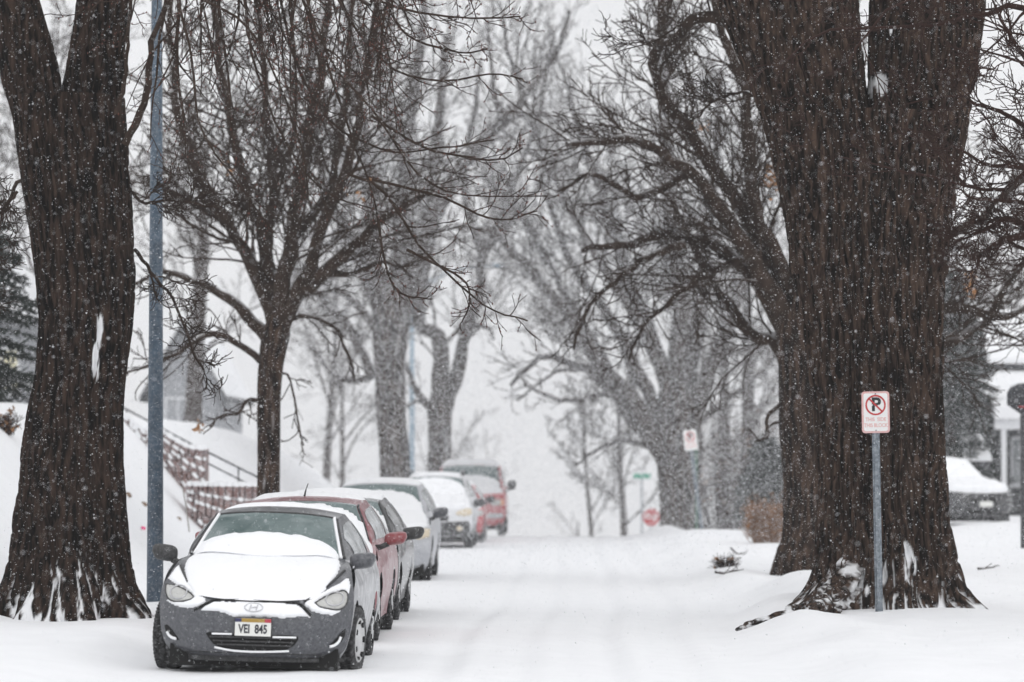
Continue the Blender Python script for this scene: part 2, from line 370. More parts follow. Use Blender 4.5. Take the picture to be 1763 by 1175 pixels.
def bark_trunk(rows, d, nth=420, dz=.025, furrow=.03, spacing=.085, lobes=5, flare_z=.9, flare=.35, seed=0, smin=.0, twist=0.0, snow_pts=(), base_snow=1.0, zbase=0.15, toes=()):
    """rows: (py, left px, right px) from the bottom up -> fluted trunk with furrowed bark"""
    A = np.array([(*at((l + r) / 2, py, d), (r - l) / 2 / ppm(d)) for py, l, r in rows])
    z = np.arange(A[0, 2] - .35, A[-1, 2], dz)
    cx = np.interp(z, A[:, 2], A[:, 0]); R = np.interp(z, A[:, 2], A[:, 3])
    ker = np.hanning(15); ker /= ker.sum()
    sm = lambda a: np.convolve(np.pad(a, 7, 'edge'), ker, 'valid')
    cx, R = sm(cx), sm(R)
    th = np.linspace(0, 2 * PI, nth, endpoint=False)
    T, Zg = np.meshgrid(th, z); Rg = R[:, None] + 0 * T; r0 = np.median(R)
    T2 = T + twist * Zg
    fl = np.exp(-np.clip(Zg - zbase, 0, None) / flare_z * 2.2)
    lob = np.cos(lobes * T2 + seed + 1.3 * np.sin(T2 * 2 + seed)) * .6 + np.cos((lobes + 3) * T2 + 2.1 * seed) * .4
    big = fbm(np.cos(T2) * 1.6 + seed, np.sin(T2) * 1.6, Zg * .35, 3) - .5
    Rg = Rg * (1 + flare * fl * lob * .5 + .10 * big + .035 * np.cos(lobes * T2 + seed))
    hb = np.clip(Zg - zbase, -.35, None)
    for (ta, ts, tw_, tl) in toes:
        da = np.angle(np.exp(1j * (T - math.radians(ta) - .25 * np.sin(hb * 3)))); Rg = Rg + ts * np.exp(-(da / tw_) ** 2) * np.exp(-np.clip(hb + .12, 0, None) / tl)
    # furrowed bark: stretched ridges with wandering
    u, v = np.cos(T2) * r0 / spacing, np.sin(T2) * r0 / spacing
    zz = Zg / spacing
    wx = (fbm(u * .25, v * .25, zz * .06 + seed, 3) - .5) * 5
    n1 = vn(u + wx, v + wx * .7, zz * .11 + seed * 3)
    n2 = vn(u * 2.1 - wx, v * 2.1 + wx, zz * .25 + 7)
    n3 = vn(u * 5, v * 5, zz * 1.2)
    g1 = sst(.02, .34, np.abs(2 * n1 - 1)); g2 = sst(.0, .30, np.abs(2 * n2 - 1))
    ridge = g1 * .62 + g2 * .28 + n3 * .16
    Rg = Rg + (ridge - .8) * furrow * 1.7
    V = np.stack([cx[:, None] + Rg * np.cos(T), d + Rg * np.sin(T), Zg], -1)
    # snow clinging between the roots, in patches of its own shape
    pn = fbm(V[..., 0] * 8.5 + 3, V[..., 1] * 8.5, Zg * 2.8 + seed, 5) * .58 + (1 - ridge) * .42
    hh = np.clip(Zg - zbase, 0, None)
    sn = sst(.50, .60, pn + .22 * np.exp(-hh / .28) * base_snow - .12 - .25 * sst(.35, 1.1, hh))
    for (px, py, rx, rz) in snow_pts:
        c = at(px, py, d)
        e = ((V[..., 0] - c[0]) / rx) ** 2 + ((Zg - c[2]) / rz) ** 2
        sn = np.maximum(sn, sst(.1, .4, (1 - e) + (n2 - .5) * 1.6 - .35 + (ridge - .6) * -.8) * (np.sin(T) < 0))
    n = len(z); i = (np.arange(n - 1)[:, None] * nth); j = np.arange(nth)[None]; j2 = (j + 1) % nth
    Q = np.stack([i + j, i + j2, i + nth + j2, i + nth + j], -1).reshape(-1, 4)
    return V.reshape(-1, 3), Q, sn.ravel()
def join_tr(parts):
    V = []; Q = []; S = []; o = 0
    for v, q, s in parts: V.append(v); Q.append(q + o); S.append(s); o += len(v)
    return np.vstack(V), np.vstack(Q), np.concatenate(S)
def root_tube(pts, d0, w, seed=1, snow=.3):
    """surface root: (px,py,depth) points, widths px"""
    Q = np.array([at(px, py, dd) for px, py, dd in pts]); P = spl(Q, 60)
    r = np.interp(np.linspace(0, 1, 60), np.linspace(0, 1, len(w)), np.array(w) / 2 / ppm(d0))
    V, F = tubes(P[None], r[None], 40)
    th = np.tile(np.arange(40) * 2 * PI / 40, 60); L = np.repeat(np.arange(60), 40)
    k = (1 - np.abs(2 * vn(np.cos(th) * 3 + seed, np.sin(th) * 3, L * .12) - 1))
    ax = np.repeat(P, 40, 0); V = ax + (V - ax) * (.72 + .5 * k)[:, None]
    s = sst(.55, .65, fbm(np.cos(th) * 2 + seed, np.sin(th) * 2, L * .08, 3) + (V[:, 2] > ax[:, 2]) * .12) * snow * 3
    return V, F, np.clip(s, 0, 1)
def sub(o, *a): return np.asarray(o) - np.asarray(a[0])

# ---------- big furrowed tree by the grey car
D1 = 42.0; b1 = np.array([at(130, 1050, D1)[0], D1, .15])
t1 = empty('street_tree', b1, 'thick furrowed trunk with snow at its roots beside the blue-grey lamp post', 'tree')
P_ = [bark_trunk([(1062, -8, 252), (1030, 6, 240), (1000, 18, 232), (950, 26, 226), (900, 30, 222), (800, 38, 214), (700, 52, 213), (650, 64, 216), (560, 69, 228), (480, 64, 231), (400, 52, 226), (300, 36, 221), (200, 22, 213), (165, 18, 210)], D1, seed=1.7, furrow=.036, spacing=.06, flare=.42, twist=.10, toes=((200, .32, .2, .28), (232, .25, .17, .24), (262, .16, .15, .24), (292, .26, .17, .24), (322, .30, .18, .26), (348, .25, .2, .28)), snow_pts=((182, 570, .05, .28), (172, 625, .045, .26)))]
P_.append(bark_trunk([(260, 42, 130), (200, 24, 118), (160, 10, 108), (100, -5, 96), (40, -18, 78), (-40, -40, 56), (-140, -75, 20), (-300, -130, -40)], D1, nth=200, seed=4.1, furrow=.034, spacing=.06, flare=0, base_snow=-5))
P_.append(bark_trunk([(260, 100, 208), (160, 108, 212), (100, 118, 215), (40, 128, 219), (-40, 140, 226), (-140, 160, 240), (-300, 195, 265)], D1, nth=200, seed=8.3, furrow=.034, spacing=.06, flare=0, base_snow=-5))
V, Q, S = join_tr(P_); mesh('trunk', V - b1, Q, M['bark_l'], t1, attr={'snow': S})
cr = Crown(); col = []
# limb above the frame that droops budded shoots over the street
over = [limb([(190, -120), (330, -190), (470, -180), (620, -130), (740, -60)], D1 - 1, 40, 12, -3), limb([(180, -60), (280, -150), (400, -120), (520, -60), (640, 10)], D1 - 1.5, 30, 8, -2.2),
        limb([(215, 250), (245, 190), (258, 130), (262, 70), (300, -20), (330, -80)], D1 - .6, 14, 8, .5), limb([(200, 200), (216, 140), (220, 60), (232, -30)], D1 - .6, 9, 6, .4)]
PO = np.stack([a for a, b in over]); RO = np.stack([b for a, b in over])
cr.add(PO, RO, 8)
P2, R2 = spawn(PO[:2], RO[:2], m=20, ratio=.55, ang=(50, 95), t0=.2, n=12, wander=.10, up=-.10, rr=.38, minr=.006, lmax=3.2, bias=(.7, 0, -1.5)); cr.add(P2, R2, 5)
P3, R3 = spawn(P2, R2, m=9, ratio=.33, ang=(25, 60), t0=.12, n=8, wander=.12, up=.02, rr=.6, minr=.0045, lmax=1.2); cr.add(P3, R3, 4)
P4, R4 = spawn(P3, R3, m=4, ratio=.35, ang=(25, 60), n=5, wander=.15, up=.07, rr=.7, minr=.004, keep=.8); cr.add(P4, R4, 3)
# traced drooping shoots, sharp against the sky
shoots = [[(600, 300), (660, 330), (720, 420), (790, 490), (850, 535), (908, 552)], [(560, -40), (620, 60), (680, 120), (760, 140), (840, 128), (900, 136)], [(600, -20), (690, 15), (780, 30), (850, 32), (896, 28)],
          [(640, 200), (720, 250), (800, 270), (860, 275), (900, 255)], [(640, 310), (760, 340), (830, 372), (880, 378), (925, 362)], [(650, 380), (665, 460), (690, 505), (745, 516)], [(560, 100), (600, 220), (640, 330), (655, 400)],
          [(520, -30), (560, 90), (640, 190), (720, 300), (800, 335), (942, 338)], [(480, -30), (500, 80), (560, 200), (660, 260), (760, 255), (850, 240)], [(700, 430), (795, 480), (808, 520), (795, 556)], [(420, -20), (440, 120), (500, 260), (560, 330), (640, 360)],
          [(300, -20), (330, 100), (345, 220), (420, 330), (470, 400)], [(660, -10), (700, 60), (790, 90), (840, 85)], [(350, 0), (420, 40), (470, 120), (520, 260), (530, 340)]]
sh = [limb(s, 38.5 + rng.uniform(-1.2, 1.5), 5.5, 2.6, 0, n=16, jit=.012) for s in shoots]
PS = np.stack([a for a, b in sh]); RS = np.maximum(np.stack([b for a, b in sh]), .006)
cr.add(PS, RS, 5)
P5, R5 = spawn(PS, RS, m=11, ratio=.22, ang=(25, 65), n=7, wander=.14, up=.05, rr=.7, minr=.0045, lmax=.9); cr.add(P5, R5, 4)
P6, R6 = spawn(P5, R5, m=3, ratio=.35, ang=(25, 60), n=4, wander=.15, up=.06, rr=.8, minr=.004, keep=.7); cr.add(P6, R6, 3)
# upper limbs of the two stems, mostly above the frame
ul = [limb([(-60, -250), (-150, -420), (-200, -640), (-260, -900)], D1, 60, 10, 2), limb([(225, -300), (260, -480), (330, -700), (340, -950)], D1, 66, 10, -2), limb([(-30, -180), (-120, -260), (-260, -330), (-420, -420)], D1, 34, 8, 3),
      limb([(30, 330), (10, 350), (-25, 330), (-60, 300)], D1 - .4, 6, 4, -.3), limb([(232, 430), (262, 470), (300, 520), (330, 600), (350, 640)], D1 + .4, 7, 4, 1), limb([(55, 300), (20, 330), (-10, 420), (-30, 480)], D1 + .3, 8, 5, 1.5), limb([(225, 330), (250, 350), (300, 345), (380, 360)], D1, 6, 4, -.5)]
PU = np.stack([a for a, b in ul]); RU = np.stack([b for a, b in ul])
fill(cr, PU, RU, [dict(m=9, ratio=.38, n=8, up=.03), dict(m=6, ratio=.4, n=6, minr=.006), dict(m=4, ratio=.45, n=5, minr=.005, k=3)])
cr.build('crown', M['limb'], t1, b1)
Vb, Tb = buds(np.concatenate([P4[:, :5], P6[:, [0, 1, 2, 3, 3]]]), .42, .014); Vb2, Tb2 = buds(P5, .5, .015); Vb3, Tb3 = buds(P3, .2, .013)
mesh('bud', np.vstack([Vb, Vb2, Vb3]) - b1, None, M['bud'], t1, T=np.vstack([Tb, Tb2 + len(Vb), Tb3 + len(Vb) + len(Vb2)]))['kind'] = 'stuff'

# ---------- great forked tree on the right verge
D6 = 43.5; b6 = np.array([at(1515, 1040, D6)[0], D6, .2])
t6 = empty('street_tree', b6, 'massive forked tree with deep furrowed bark behind the no parking sign', 'tree')
P_ = [bark_trunk([(1062, 1372, 1678), (1040, 1384, 1662), (1000, 1398, 1652), (950, 1404, 1642), (900, 1405, 1633), (800, 1407, 1625), (700, 1400, 1620), (600, 1389, 1621), (500, 1374, 1622), (400, 1357, 1632), (300, 1340, 1646), (230, 1322, 1658), (200, 1316, 1664)], D6, nth=560, seed=2.9, furrow=.068, spacing=.075, flare=.30, lobes=6, base_snow=1.25, toes=((212, .52, .26, .32), (188, .25, .2, .3), (243, .36, .18, .26), (268, .22, .14, .24), (296, .28, .17, .24), (325, .30, .2, .28), (352, .18, .2, .3)), zbase=.2, snow_pts=((1440, 1005, .12, .10), (1555, 960, .10, .25), (1480, 1010, .08, .12)))]
P_.append(bark_trunk([(420, 1362, 1520), (300, 1338, 1505), (200, 1312, 1496), (100, 1275, 1484), (0, 1233, 1474), (-120, 1180, 1440), (-300, 1110, 1380), (-500, 1060, 1310)], D6 - .05, nth=300, seed=5.3, furrow=.052, spacing=.075, flare=0, base_snow=-5))
P_.append(bark_trunk([(420, 1470, 1630), (300, 1482, 1646), (200, 1490, 1664), (100, 1492, 1678), (0, 1494, 1691), (-120, 1510, 1700), (-300, 1540, 1720), (-500, 1570, 1740)], D6 + .1, nth=300, seed=6.9, furrow=.052, spacing=.075, flare=0, base_snow=-5, snow_pts=((1508, 152, .17, .15), (1528, 60, .035, .10))))
V, Q, S = join_tr(P_); mesh('trunk', V - b6, Q, M['bark'], t6, attr={'snow': S})
def surface_root(pts, r, seed):
    P = spl(np.array([(x, y, zs(x, y) + dz) for x, y, dz in pts]), 90); P[:, 2] += (fbm(np.arange(90) * .12, seed, 0, 3) - .5) * .05; P[:, 0] += (fbm(np.arange(90) * .1, seed + 9, 0, 3) - .5) * .16
    R = np.interp(np.linspace(0, 1, 90), np.linspace(0, 1, len(r)), r); V, F = tubes(P[None], R[None], 36)
    th = np.tile(np.arange(36) * 2 * PI / 36, 90); ax = np.repeat(P, 36, 0); L = np.repeat(np.arange(90), 36)
    k = sst(.02, .35, np.abs(2 * vn(np.cos(th) * 3.5 + seed, np.sin(th) * 3.5, L * .10) - 1)); V = ax + (V - ax) * (.74 + .34 * k)[:, None]
    up = (V[:, 2] - ax[:, 2]) / np.repeat(R, 36); s = sst(.56, .66, fbm(V[:, 0] * 11, V[:, 1] * 6, V[:, 2] * 11, 4) + .03 * up) * .9
    return mesh('root', V - b6, F, M['bark'], t6, attr={'snow': s})
surface_root([(2.98, 43.0, .34), (2.80, 42.5, .10), (2.64, 41.9, .03), (2.52, 41.3, .01), (2.42, 40.8, -.02), (2.34, 40.3, -.10)], [.22, .19, .16, .13, .09, .05], 3)
surface_root([(2.60, 41.7, .06), (2.42, 41.2, .02), (2.22, 40.8, .01), (1.95, 40.6, .015), (1.70, 40.5, .0), (1.55, 40.5, -.05)], [.12, .08, .055, .035, .025, .015], 5)
cr = Crown()
ls = [limb([(1270, 40), (1200, 30), (1165, 65), (1140, 72), (1105, 72)], D6 + .5, 26, 10, 2), limb([(1280, -150), (1180, -260), (1040, -330), (900, -360)], D6, 80, 14, 4), limb([(1640, -400), (1700, -600), (1760, -800), (1800, -1000)], D6, 90, 16, -2), limb([(1200, -420), (1100, -650), (1060, -850)], D6, 100, 20, 1), limb([(1640, -250), (1760, -330), (1900, -380), (2050, -400)], D6, 60, 10, 2), limb([(1340, 180), (1280, 160), (1230, 175), (1190, 210)], D6 + .8, 7, 4, 1.5)]
P = np.stack([a for a, b in ls]); R = np.stack([b for a, b in ls])
fill(cr, P, R, [dict(m=9, ratio=.36, n=8), dict(m=6, ratio=.4, n=6, minr=.006), dict(m=4, ratio=.45, n=5, minr=.005, k=3)], 9)
cr.build('crown', M['limb'], t6, b6)

# ---------- generic traced trees
def SPEC(minr, per=(3.2, 3.2, 3.5), ang=(22, 55), up=.05, m0=22, l0=.36, wander=.13):
    return [dict(m=m0, per=per[0], ratio=l0, n=10, wander=wander, up=up, minr=minr * 1.3, ang=ang, lmax=4.2), dict(m=12, per=per[1], ratio=.42, n=8, minr=minr, wander=wander, up=up * .6, ang=(22, 50)), dict(m=8, per=per[2], ratio=.42, n=6, minr=minr * .85, k=3, wander=wander * 1.35, ang=(22, 55)), dict(m=4, per=per[2], ratio=.5, n=4, minr=minr * .75, k=3, wander=wander, ang=(20, 48), lmin=.2)]
STD = SPEC(.008)
def traced_tree(name, label, base, d, trunk, tw, limbs, spec=STD, m='limb', leaf=None, kid='crown', bank=None):
    bx = at(*base, d)[0]; zb = zs(bx, d) - .1; b = np.array([bx, d, zb + .1])
    e = empty(name, b, label, 'tree')
    k = len(trunk); Pk = np.array([at(px, py, d) for px, py in trunk]); Pk[0, 2] = min(Pk[0, 2], zb)
    n = 44; P = spl(Pk, n); r = np.interp(np.linspace(0, 1, n), np.linspace(0, 1, k), np.array(tw) / 2 / ppm(d))
    V, Q = tubes(P[None], r[None], 36)
    ax = np.repeat(P, 36, 0); th = np.tile(np.arange(36) * 2 * PI / 36, n); hz = ax[:, 2]
    kk = 1 - np.abs(2 * vn(np.cos(th) * 4 + d, np.sin(th) * 4, hz * 1.3) - 1); lo = fbm(np.cos(th) + d, np.sin(th), hz * .8, 2)
    V = ax + (V - ax) * (.84 + .16 * kk + .22 * (lo - .5))[:, None]
    sn = sst(.66, .74, fbm(np.cos(th) * 3 + d, np.sin(th) * 3, hz * 1.6, 4) - .1 * (np.cos(th) > 0)) * .5
    mesh('trunk', V - b, Q, M['bark'], e, attr={'snow': sn})
    cr = Crown(); ls = [limb(*l) for l in limbs]
    PL = np.stack([a for a, _ in ls]); RL = np.stack([c for _, c in ls])
    fill(cr, PL, RL, spec, 8)
    cr.build(kid, M[m], e, b)
    if leaf:
        Vs, Qs, o = [], [], 0
        for (px, py, dd, rad, cnt) in leaf:
            v, q = leaf_cards(at(px, py, dd), rad, cnt, .06); Vs.append(v); Qs.append(q + o); o += len(v)
        mesh('dry_leaves', np.vstack(Vs) - b, np.vstack(Qs), M['leaf'], e, False)['kind'] = 'stuff'
    return e
D = 60
traced_tree('maple_tree', 'slender bare maple with dense drooping twigs rising behind the red sedan', (465, 980), D,
    [(463, 1010), (462, 900), (463, 800), (462, 700), (466, 630), (476, 575), (482, 545)], [54, 44, 40, 40, 42, 46, 34],
    [([(478, 575), (500, 525), (545, 482), (600, 432), (650, 385), (700, 352), (742, 332)], D, 34, 8, -1), ([(472, 590), (430, 548), (380, 507), (330, 482), (280, 470), (225, 492)], D, 26, 6, 1),
     ([(476, 580), (470, 500), (455, 430), (430, 340), (400, 250), (385, 150), (370, 40), (350, -80)], D, 30, 9, 2), ([(480, 575), (490, 480), (510, 380), (520, 280), (545, 170), (560, 60), (570, -60)], D, 32, 10, -1.5),
     ([(482, 570), (530, 470), (560, 380), (600, 270), (620, 150), (650, 30), (660, -80)], D, 28, 8, -2.5), ([(474, 570), (440, 470), (390, 390), (340, 300), (310, 200), (300, 90), (290, -50)], D, 26, 8, 1.5),
     ([(458, 628), (420, 600), (370, 575), (330, 590), (280, 622), (218, 642)], D, 14, 5, -1.5), ([(488, 555), (530, 545), (575, 565), (600, 615), (612, 650)], D, 9, 4, 0), ([(450, 690), (425, 690), (410, 712), (380, 716), (362, 735)], D, 8, 3, -1),
     ([(476, 560), (455, 440), (470, 330), (460, 200), (450, 90), (440, -60)], D, 24, 8, 3), ([(482, 560), (500, 430), (570, 320), (590, 200), (600, 80), (605, -60)], D, 22, 7, 2.5), ([(480, 640), (500, 655), (515, 740), (522, 768)], D, 5, 3, 0),
     ([(474, 560), (420, 430), (350, 360), (290, 330), (250, 300)], D, 20, 6, 2), ([(560, 470), (610, 470), (660, 450), (700, 460), (735, 430)], D, 12, 4, 1)],
    spec=SPEC(.0072, (4.0, 4.0, 3.4), up=.02, m0=32),
    leaf=[(345, 735, D - 1, .12, 8), (400, 300, D, .25, 6), (620, 330, D - 1, .3, 6)])
D = 58
traced_tree('street_tree', 'leaning dark trunk with snow patches half hidden behind the massive forked tree', (1395, 990), D,
    [(1388, 1040), (1388, 985), (1394, 930), (1396, 860), (1395, 760), (1392, 660), (1386, 560), (1384, 470)], [170, 132, 108, 100, 98, 100, 96, 70],
    [([(1372, 620), (1345, 530), (1290, 445), (1240, 360), (1190, 300), (1130, 255), (1060, 240), (980, 250)], D, 39, 11, -2), ([(1362, 590), (1300, 480), (1225, 420), (1150, 405), (1065, 425), (1000, 432)], D, 32, 9, 2),
     ([(1372, 540), (1310, 430), (1240, 300), (1165, 200), (1125, 130), (1140, 40), (1135, -60)], D, 34, 10, 1.5), ([(1372, 520), (1320, 400), (1290, 280), (1280, 150), (1240, 40), (1200, -80)], D, 32, 10, -2.5),
     ([(1395, 500), (1420, 380), (1440, 250), (1460, 100), (1450, -60)], D, 60, 14, 2), ([(1420, 560), (1500, 560), (1580, 545), (1640, 530), (1720, 545), (1790, 520)], D, 34, 10, 2), ([(1420, 640), (1520, 610), (1640, 590), (1700, 550), (1770, 440), (1800, 380)], D, 28, 8, 3),
     ([(1360, 640), (1330, 590), (1290, 575), (1240, 500), (1200, 440), (1150, 330)], D, 30, 8, 3), ([(1350, 690), (1320, 720), (1322, 750), (1300, 762)], D, 9, 3, -.5), ([(1355, 730), (1335, 728), (1325, 735)], D, 7, 3, 0), ([(1180, 300), (1100, 340), (1020, 300), (960, 330)], D, 16, 5, 1),
     ([(1420, 520), (1540, 430), (1660, 390), (1740, 330), (1820, 250)], D, 30, 8, 3), ([(1180, 420), (1120, 440), (1080, 470), (1020, 520), (985, 600)], D, 16, 5, 1), ([(1300, 440), (1220, 470), (1150, 520), (1110, 560), (1080, 620)], D, 14, 5, 2)],
    spec=SPEC(.0075, (4.6, 4.4, 3.6), up=.03, m0=36),
    leaf=[(1330, 312, D, (.18, .3, .3), 60), (1672, 488, D, (.10, .2, .25), 30), (1212, 215, D, .2, 10)])
D = 100
traced_tree('street_tree', 'pale hazy trunk beside the far lamp post, forking above the parked cars', (683, 900), D,
    [(678, 985), (681, 900), (681, 820), (674, 720), (671, 620), (674, 550), (684, 500)], [66, 58, 54, 52, 58, 70, 60],
    [([(664, 560), (632, 470), (592, 400), (560, 320), (540, 200), (530, 60)], D, 30, 10, 3), ([(690, 540), (705, 470), (745, 380), (790, 290), (850, 222), (880, 198)], D, 36, 20, -3), ([(880, 198), (858, 185), (848, 130), (840, 40)], D - 3, 14, 6, 0), ([(880, 198), (915, 150), (955, 95), (980, 20)], D - 3, 16, 6, 0), ([(880, 200), (915, 196), (940, 198), (945, 205)], D - 3, 14, 9, 0),
     ([(660, 640), (610, 655), (570, 640), (540, 600)], D, 16, 6, 2), ([(684, 520), (692, 400), (700, 250), (722, 100), (730, -50)], D, 40, 10, 2), ([(672, 540), (640, 440), (640, 300), (610, 150), (600, 0)], D, 34, 10, -2), ([(640, 650), (600, 560), (560, 520), (520, 470)], D, 18, 6, 3), ([(668, 600), (610, 520), (560, 500), (510, 520)], D, 16, 6, -2)],
    spec=SPEC(.0085, (3.0, 3.2, 2.8), up=.05, m0=26))
D = 112
traced_tree('street_tree', 'gnarled hazy trunk with a bulging bent limb behind the red pickup', (762, 880), D,
    [(762, 975), (760, 900), (757, 810), (757, 740), (757, 690)], [52, 46, 42, 40, 46],
    [([(750, 710), (758, 650), (762, 605), (748, 572), (727, 566), (719, 525), (735, 450), (740, 350), (760, 200), (770, 60)], D, 34, 14, -2), ([(766, 705), (786, 640), (800, 575), (826, 505), (830, 440), (862, 398), (880, 300)], D, 28, 10, 3), ([(746, 710), (712, 665), (704, 640), (680, 610)], D, 14, 6, 1), ([(806, 560), (840, 565), (850, 585)], D, 9, 5, 0), ([(748, 700), (722, 690), (700, 700)], D, 10, 4, 1),
     ([(735, 450), (700, 380), (690, 280), (660, 160), (650, 20)], D, 18, 8, 2), ([(830, 440), (800, 340), (810, 220), (830, 100)], D, 14, 6, -2), ([(830, 450), (880, 330), (925, 200), (955, 50)], D, 14, 5, 2), ([(862, 398), (920, 330), (980, 290), (1030, 220)], D, 10, 4, -2)],
    spec=SPEC(.0085, (3.0, 3.2, 2.8), up=.05, m0=26))
D = 100
traced_tree('street_tree', 'spreading hazy tree on the snowbank beside the stop sign', (1152, 915), D,
    [(1167, 965), (1168, 915), (1167, 850), (1163, 780), (1164, 720), (1168, 660)], [80, 70, 66, 66, 76, 66],
    [([(1140, 780), (1092, 695), (1032, 622), (1000, 570), (960, 520), (900, 450), (850, 402), (785, 390)], D, 36, 9, -3), ([(1145, 800), (1085, 720), (1030, 650), (980, 625), (930, 615), (880, 660)], D, 24, 7, 2), ([(1166, 690), (1172, 560), (1160, 450), (1150, 300), (1145, 150), (1140, 0)], D, 44, 12, 2), ([(1180, 740), (1220, 640), (1250, 570), (1282, 480), (1305, 380)], D, 36, 10, -2),
     ([(1158, 690), (1122, 580), (1082, 480), (1052, 380), (1012, 270), (980, 150)], D, 36, 10, 3), ([(1150, 740), (1090, 630), (1060, 560), (1000, 480), (960, 400), (930, 300)], D, 28, 8, 1), ([(1196, 920), (1200, 820), (1202, 730), (1225, 640), (1260, 600)], D, 24, 8, 0), ([(1176, 700), (1200, 560), (1215, 420), (1230, 280), (1240, 120)], D, 36, 10, 3),
     ([(1100, 705), (1040, 680), (970, 690), (900, 660)], D, 14, 5, -2), ([(1040, 640), (960, 640), (890, 690)], D, 10, 4, 1), ([(1130, 770), (1060, 760), (990, 800)], D, 12, 5, 2), ([(1190, 740), (1260, 680), (1310, 640), (1340, 600)], D, 16, 6, 2), ([(1112, 570), (1020, 430), (945, 280), (885, 120), (860, 0)], D, 16, 5, -2), ([(1052, 640), (960, 480), (900, 380), (830, 300)], D, 14, 5, 1)],
    spec=SPEC(.0085, (3.4, 3.4, 3.0), up=.06, m0=30))

# ---------- tree standing just outside the frame, its reddish twigs reaching in
D = 38.5; bq = np.array([at(2120, 1000, D)[0], D, .45])
tq = empty('young_tree', bq, 'reddish brown bare twigs reaching in across the massive trunk', 'tree')
P = spl(np.array([bq - [0, 0, .3], bq + [0, 0, 1.5], bq + [-.05, 0, 3.2], bq + [.05, 0, 6], bq + [0, .2, 9]]), 24)
mb = MB(); mb.tube(P, np.linspace(.17, .05, 24), 16); mb.V = [tuple(np.array(v) - bq) for v in mb.V]; mb.build('trunk', M['limb'], tq, True)
cr = Crown()
ls = [[(2100, 480), (1960, 360), (1830, 270), (1763, 215), (1690, 180), (1640, 165), (1560, 180)], [(2110, 560), (1950, 430), (1850, 340), (1763, 290), (1700, 285), (1640, 255), (1590, 262)], [(2110, 420), (1960, 250), (1850, 150), (1763, 110), (1690, 85)], [(2110, 380), (1960, 180), (1860, 60), (1763, 10), (1680, 30), (1560, 45), (1400, 60), (1330, 135)],
      [(2110, 620), (1960, 490), (1850, 400), (1763, 350), (1690, 345), (1640, 322)], [(2110, 660), (1960, 560), (1860, 480), (1763, 430), (1700, 395), (1650, 405)], [(2110, 340), (1960, 120), (1840, -20), (1763, -60), (1650, -30), (1520, 20), (1450, 130)], [(2110, 600), (1990, 420), (1880, 300), (1800, 280), (1720, 330), (1600, 300), (1440, 270)], [(2110, 300), (1950, 60), (1800, -100), (1700, -150), (1500, -100)], [(2110, 520), (1950, 330), (1820, 180), (1740, 60), (1700, -20)], [(1850, 400), (1740, 410), (1690, 440), (1680, 470)], [(1850, 470), (1750, 380), (1690, 400), (1630, 425)]]
PL = []; RL = []
for s in ls:
    a, b = limb(s, D, 20, 3.0, rng.uniform(-1.5, 1.0), n=18, jit=.02); PL.append(a); RL.append(np.maximum(b * np.linspace(1, .8, 18), .006))
PL, RL = np.stack(PL), np.stack(RL)
fill(cr, PL, RL, [dict(m=13, ratio=.20, n=9, wander=.14, up=.03, minr=.006, t0=.2, lmax=1.5), dict(m=6, ratio=.45, n=6, minr=.005, wander=.16), dict(m=3, ratio=.45, n=4, minr=.0042, k=3)], 6)
cr.build('crown', M['twig_red'], tq, bq)

# ---------- background trees down the street and behind the houses
def grown_tree(name, label, x, y, h, r, seed, nl=7, spread=.5, group=None, fine=1.0, zf=None, fork=.28, cat='tree'):
    z = zs(x, y) if zf is None else zf; b = np.array([x, y, z]); e = empty(name, b, label, cat, group)
    lean = rng.normal(size=2) * .03 * h
    P = spl(np.array([[0, 0, -.2], [lean[0] * .3, lean[1] * .3, h * .2], [lean[0] * .8, lean[1], h * .45], [lean[0], lean[1], h * .72]]) + b, 20)
    R = r * np.linspace(1.12, .42, 20); V, Q = tubes(P[None], R[None], 12); mesh('trunk', V - b, Q, M['limb'], e)
    cr = Crown(); P1, R1 = spawn(P[None], R[None], m=nl, ratio=spread / .72 * 1.0, ang=(22, 52), t0=fork, n=10, wander=.12, up=.09, rr=.62, minr=.02)
    cr.add(P1, R1, 6)
    P2, R2 = spawn(P1, R1, m=int(9 * fine), ratio=.42, n=8, wander=.18, up=.05, minr=.011); cr.add(P2, R2, 4)
    P3, R3 = spawn(P2, R2, m=int(7 * fine), ratio=.42, n=6, minr=.009, wander=.14); cr.add(P3, R3, 3)
    P4, R4 = spawn(P3, R3, m=4, ratio=.45, n=4, minr=.008, wander=.14); cr.add(P4, R4, 3)
    cr.build('crown', M['limb'], e, b); return e
def far(px, d, h, r, label, **k): return grown_tree('bare_tree', label, at(px, 800, d)[0], d, h, r, 0, **k)
far(1076, 135, 7.5, .13, 'slim two-stemmed hazy tree on the road crest left of the stop sign', nl=8, fork=.18)
far(1022, 150, 9, .10, 'thin leaning hazy sapling near the middle of the road crest', nl=7)
# far(905, 200, 15, .26, 'faint grey tree straight down the street, right of the pickup', nl=6, fine=.7)
far(985, 260, 16, .17, 'faintest tall tree far down the street in the snowfall', nl=6, fine=.7)
far(590, 175, 14, .13, 'faint tree behind the two pale trunks on the left', nl=9)
far(560, 150, 12, .15, 'hazy tree behind the slender maple', nl=9)
far(330, 120, 13, .28, 'hazy bare tree beside the pale house on the left', nl=9)
far(1290, 125, 13, .28, 'hazy bare tree behind the brown shrub on the right', nl=9)
far(1245, 150, 15, .3, 'faint tall tree between the two right-hand signs', nl=9)
# far(1090, 230, 17, .3, 'faint distant tree behind the green street sign', nl=9)
far(790, 240, 17, .2, 'faint distant tree directly behind the far lamp post', nl=9)
far(1720, 140, 12, .3, 'bare tree behind the dark house on the right', nl=9)
far(90, 95, 12, .25, 'bare tree behind the thick trunk on the left bank', nl=9)

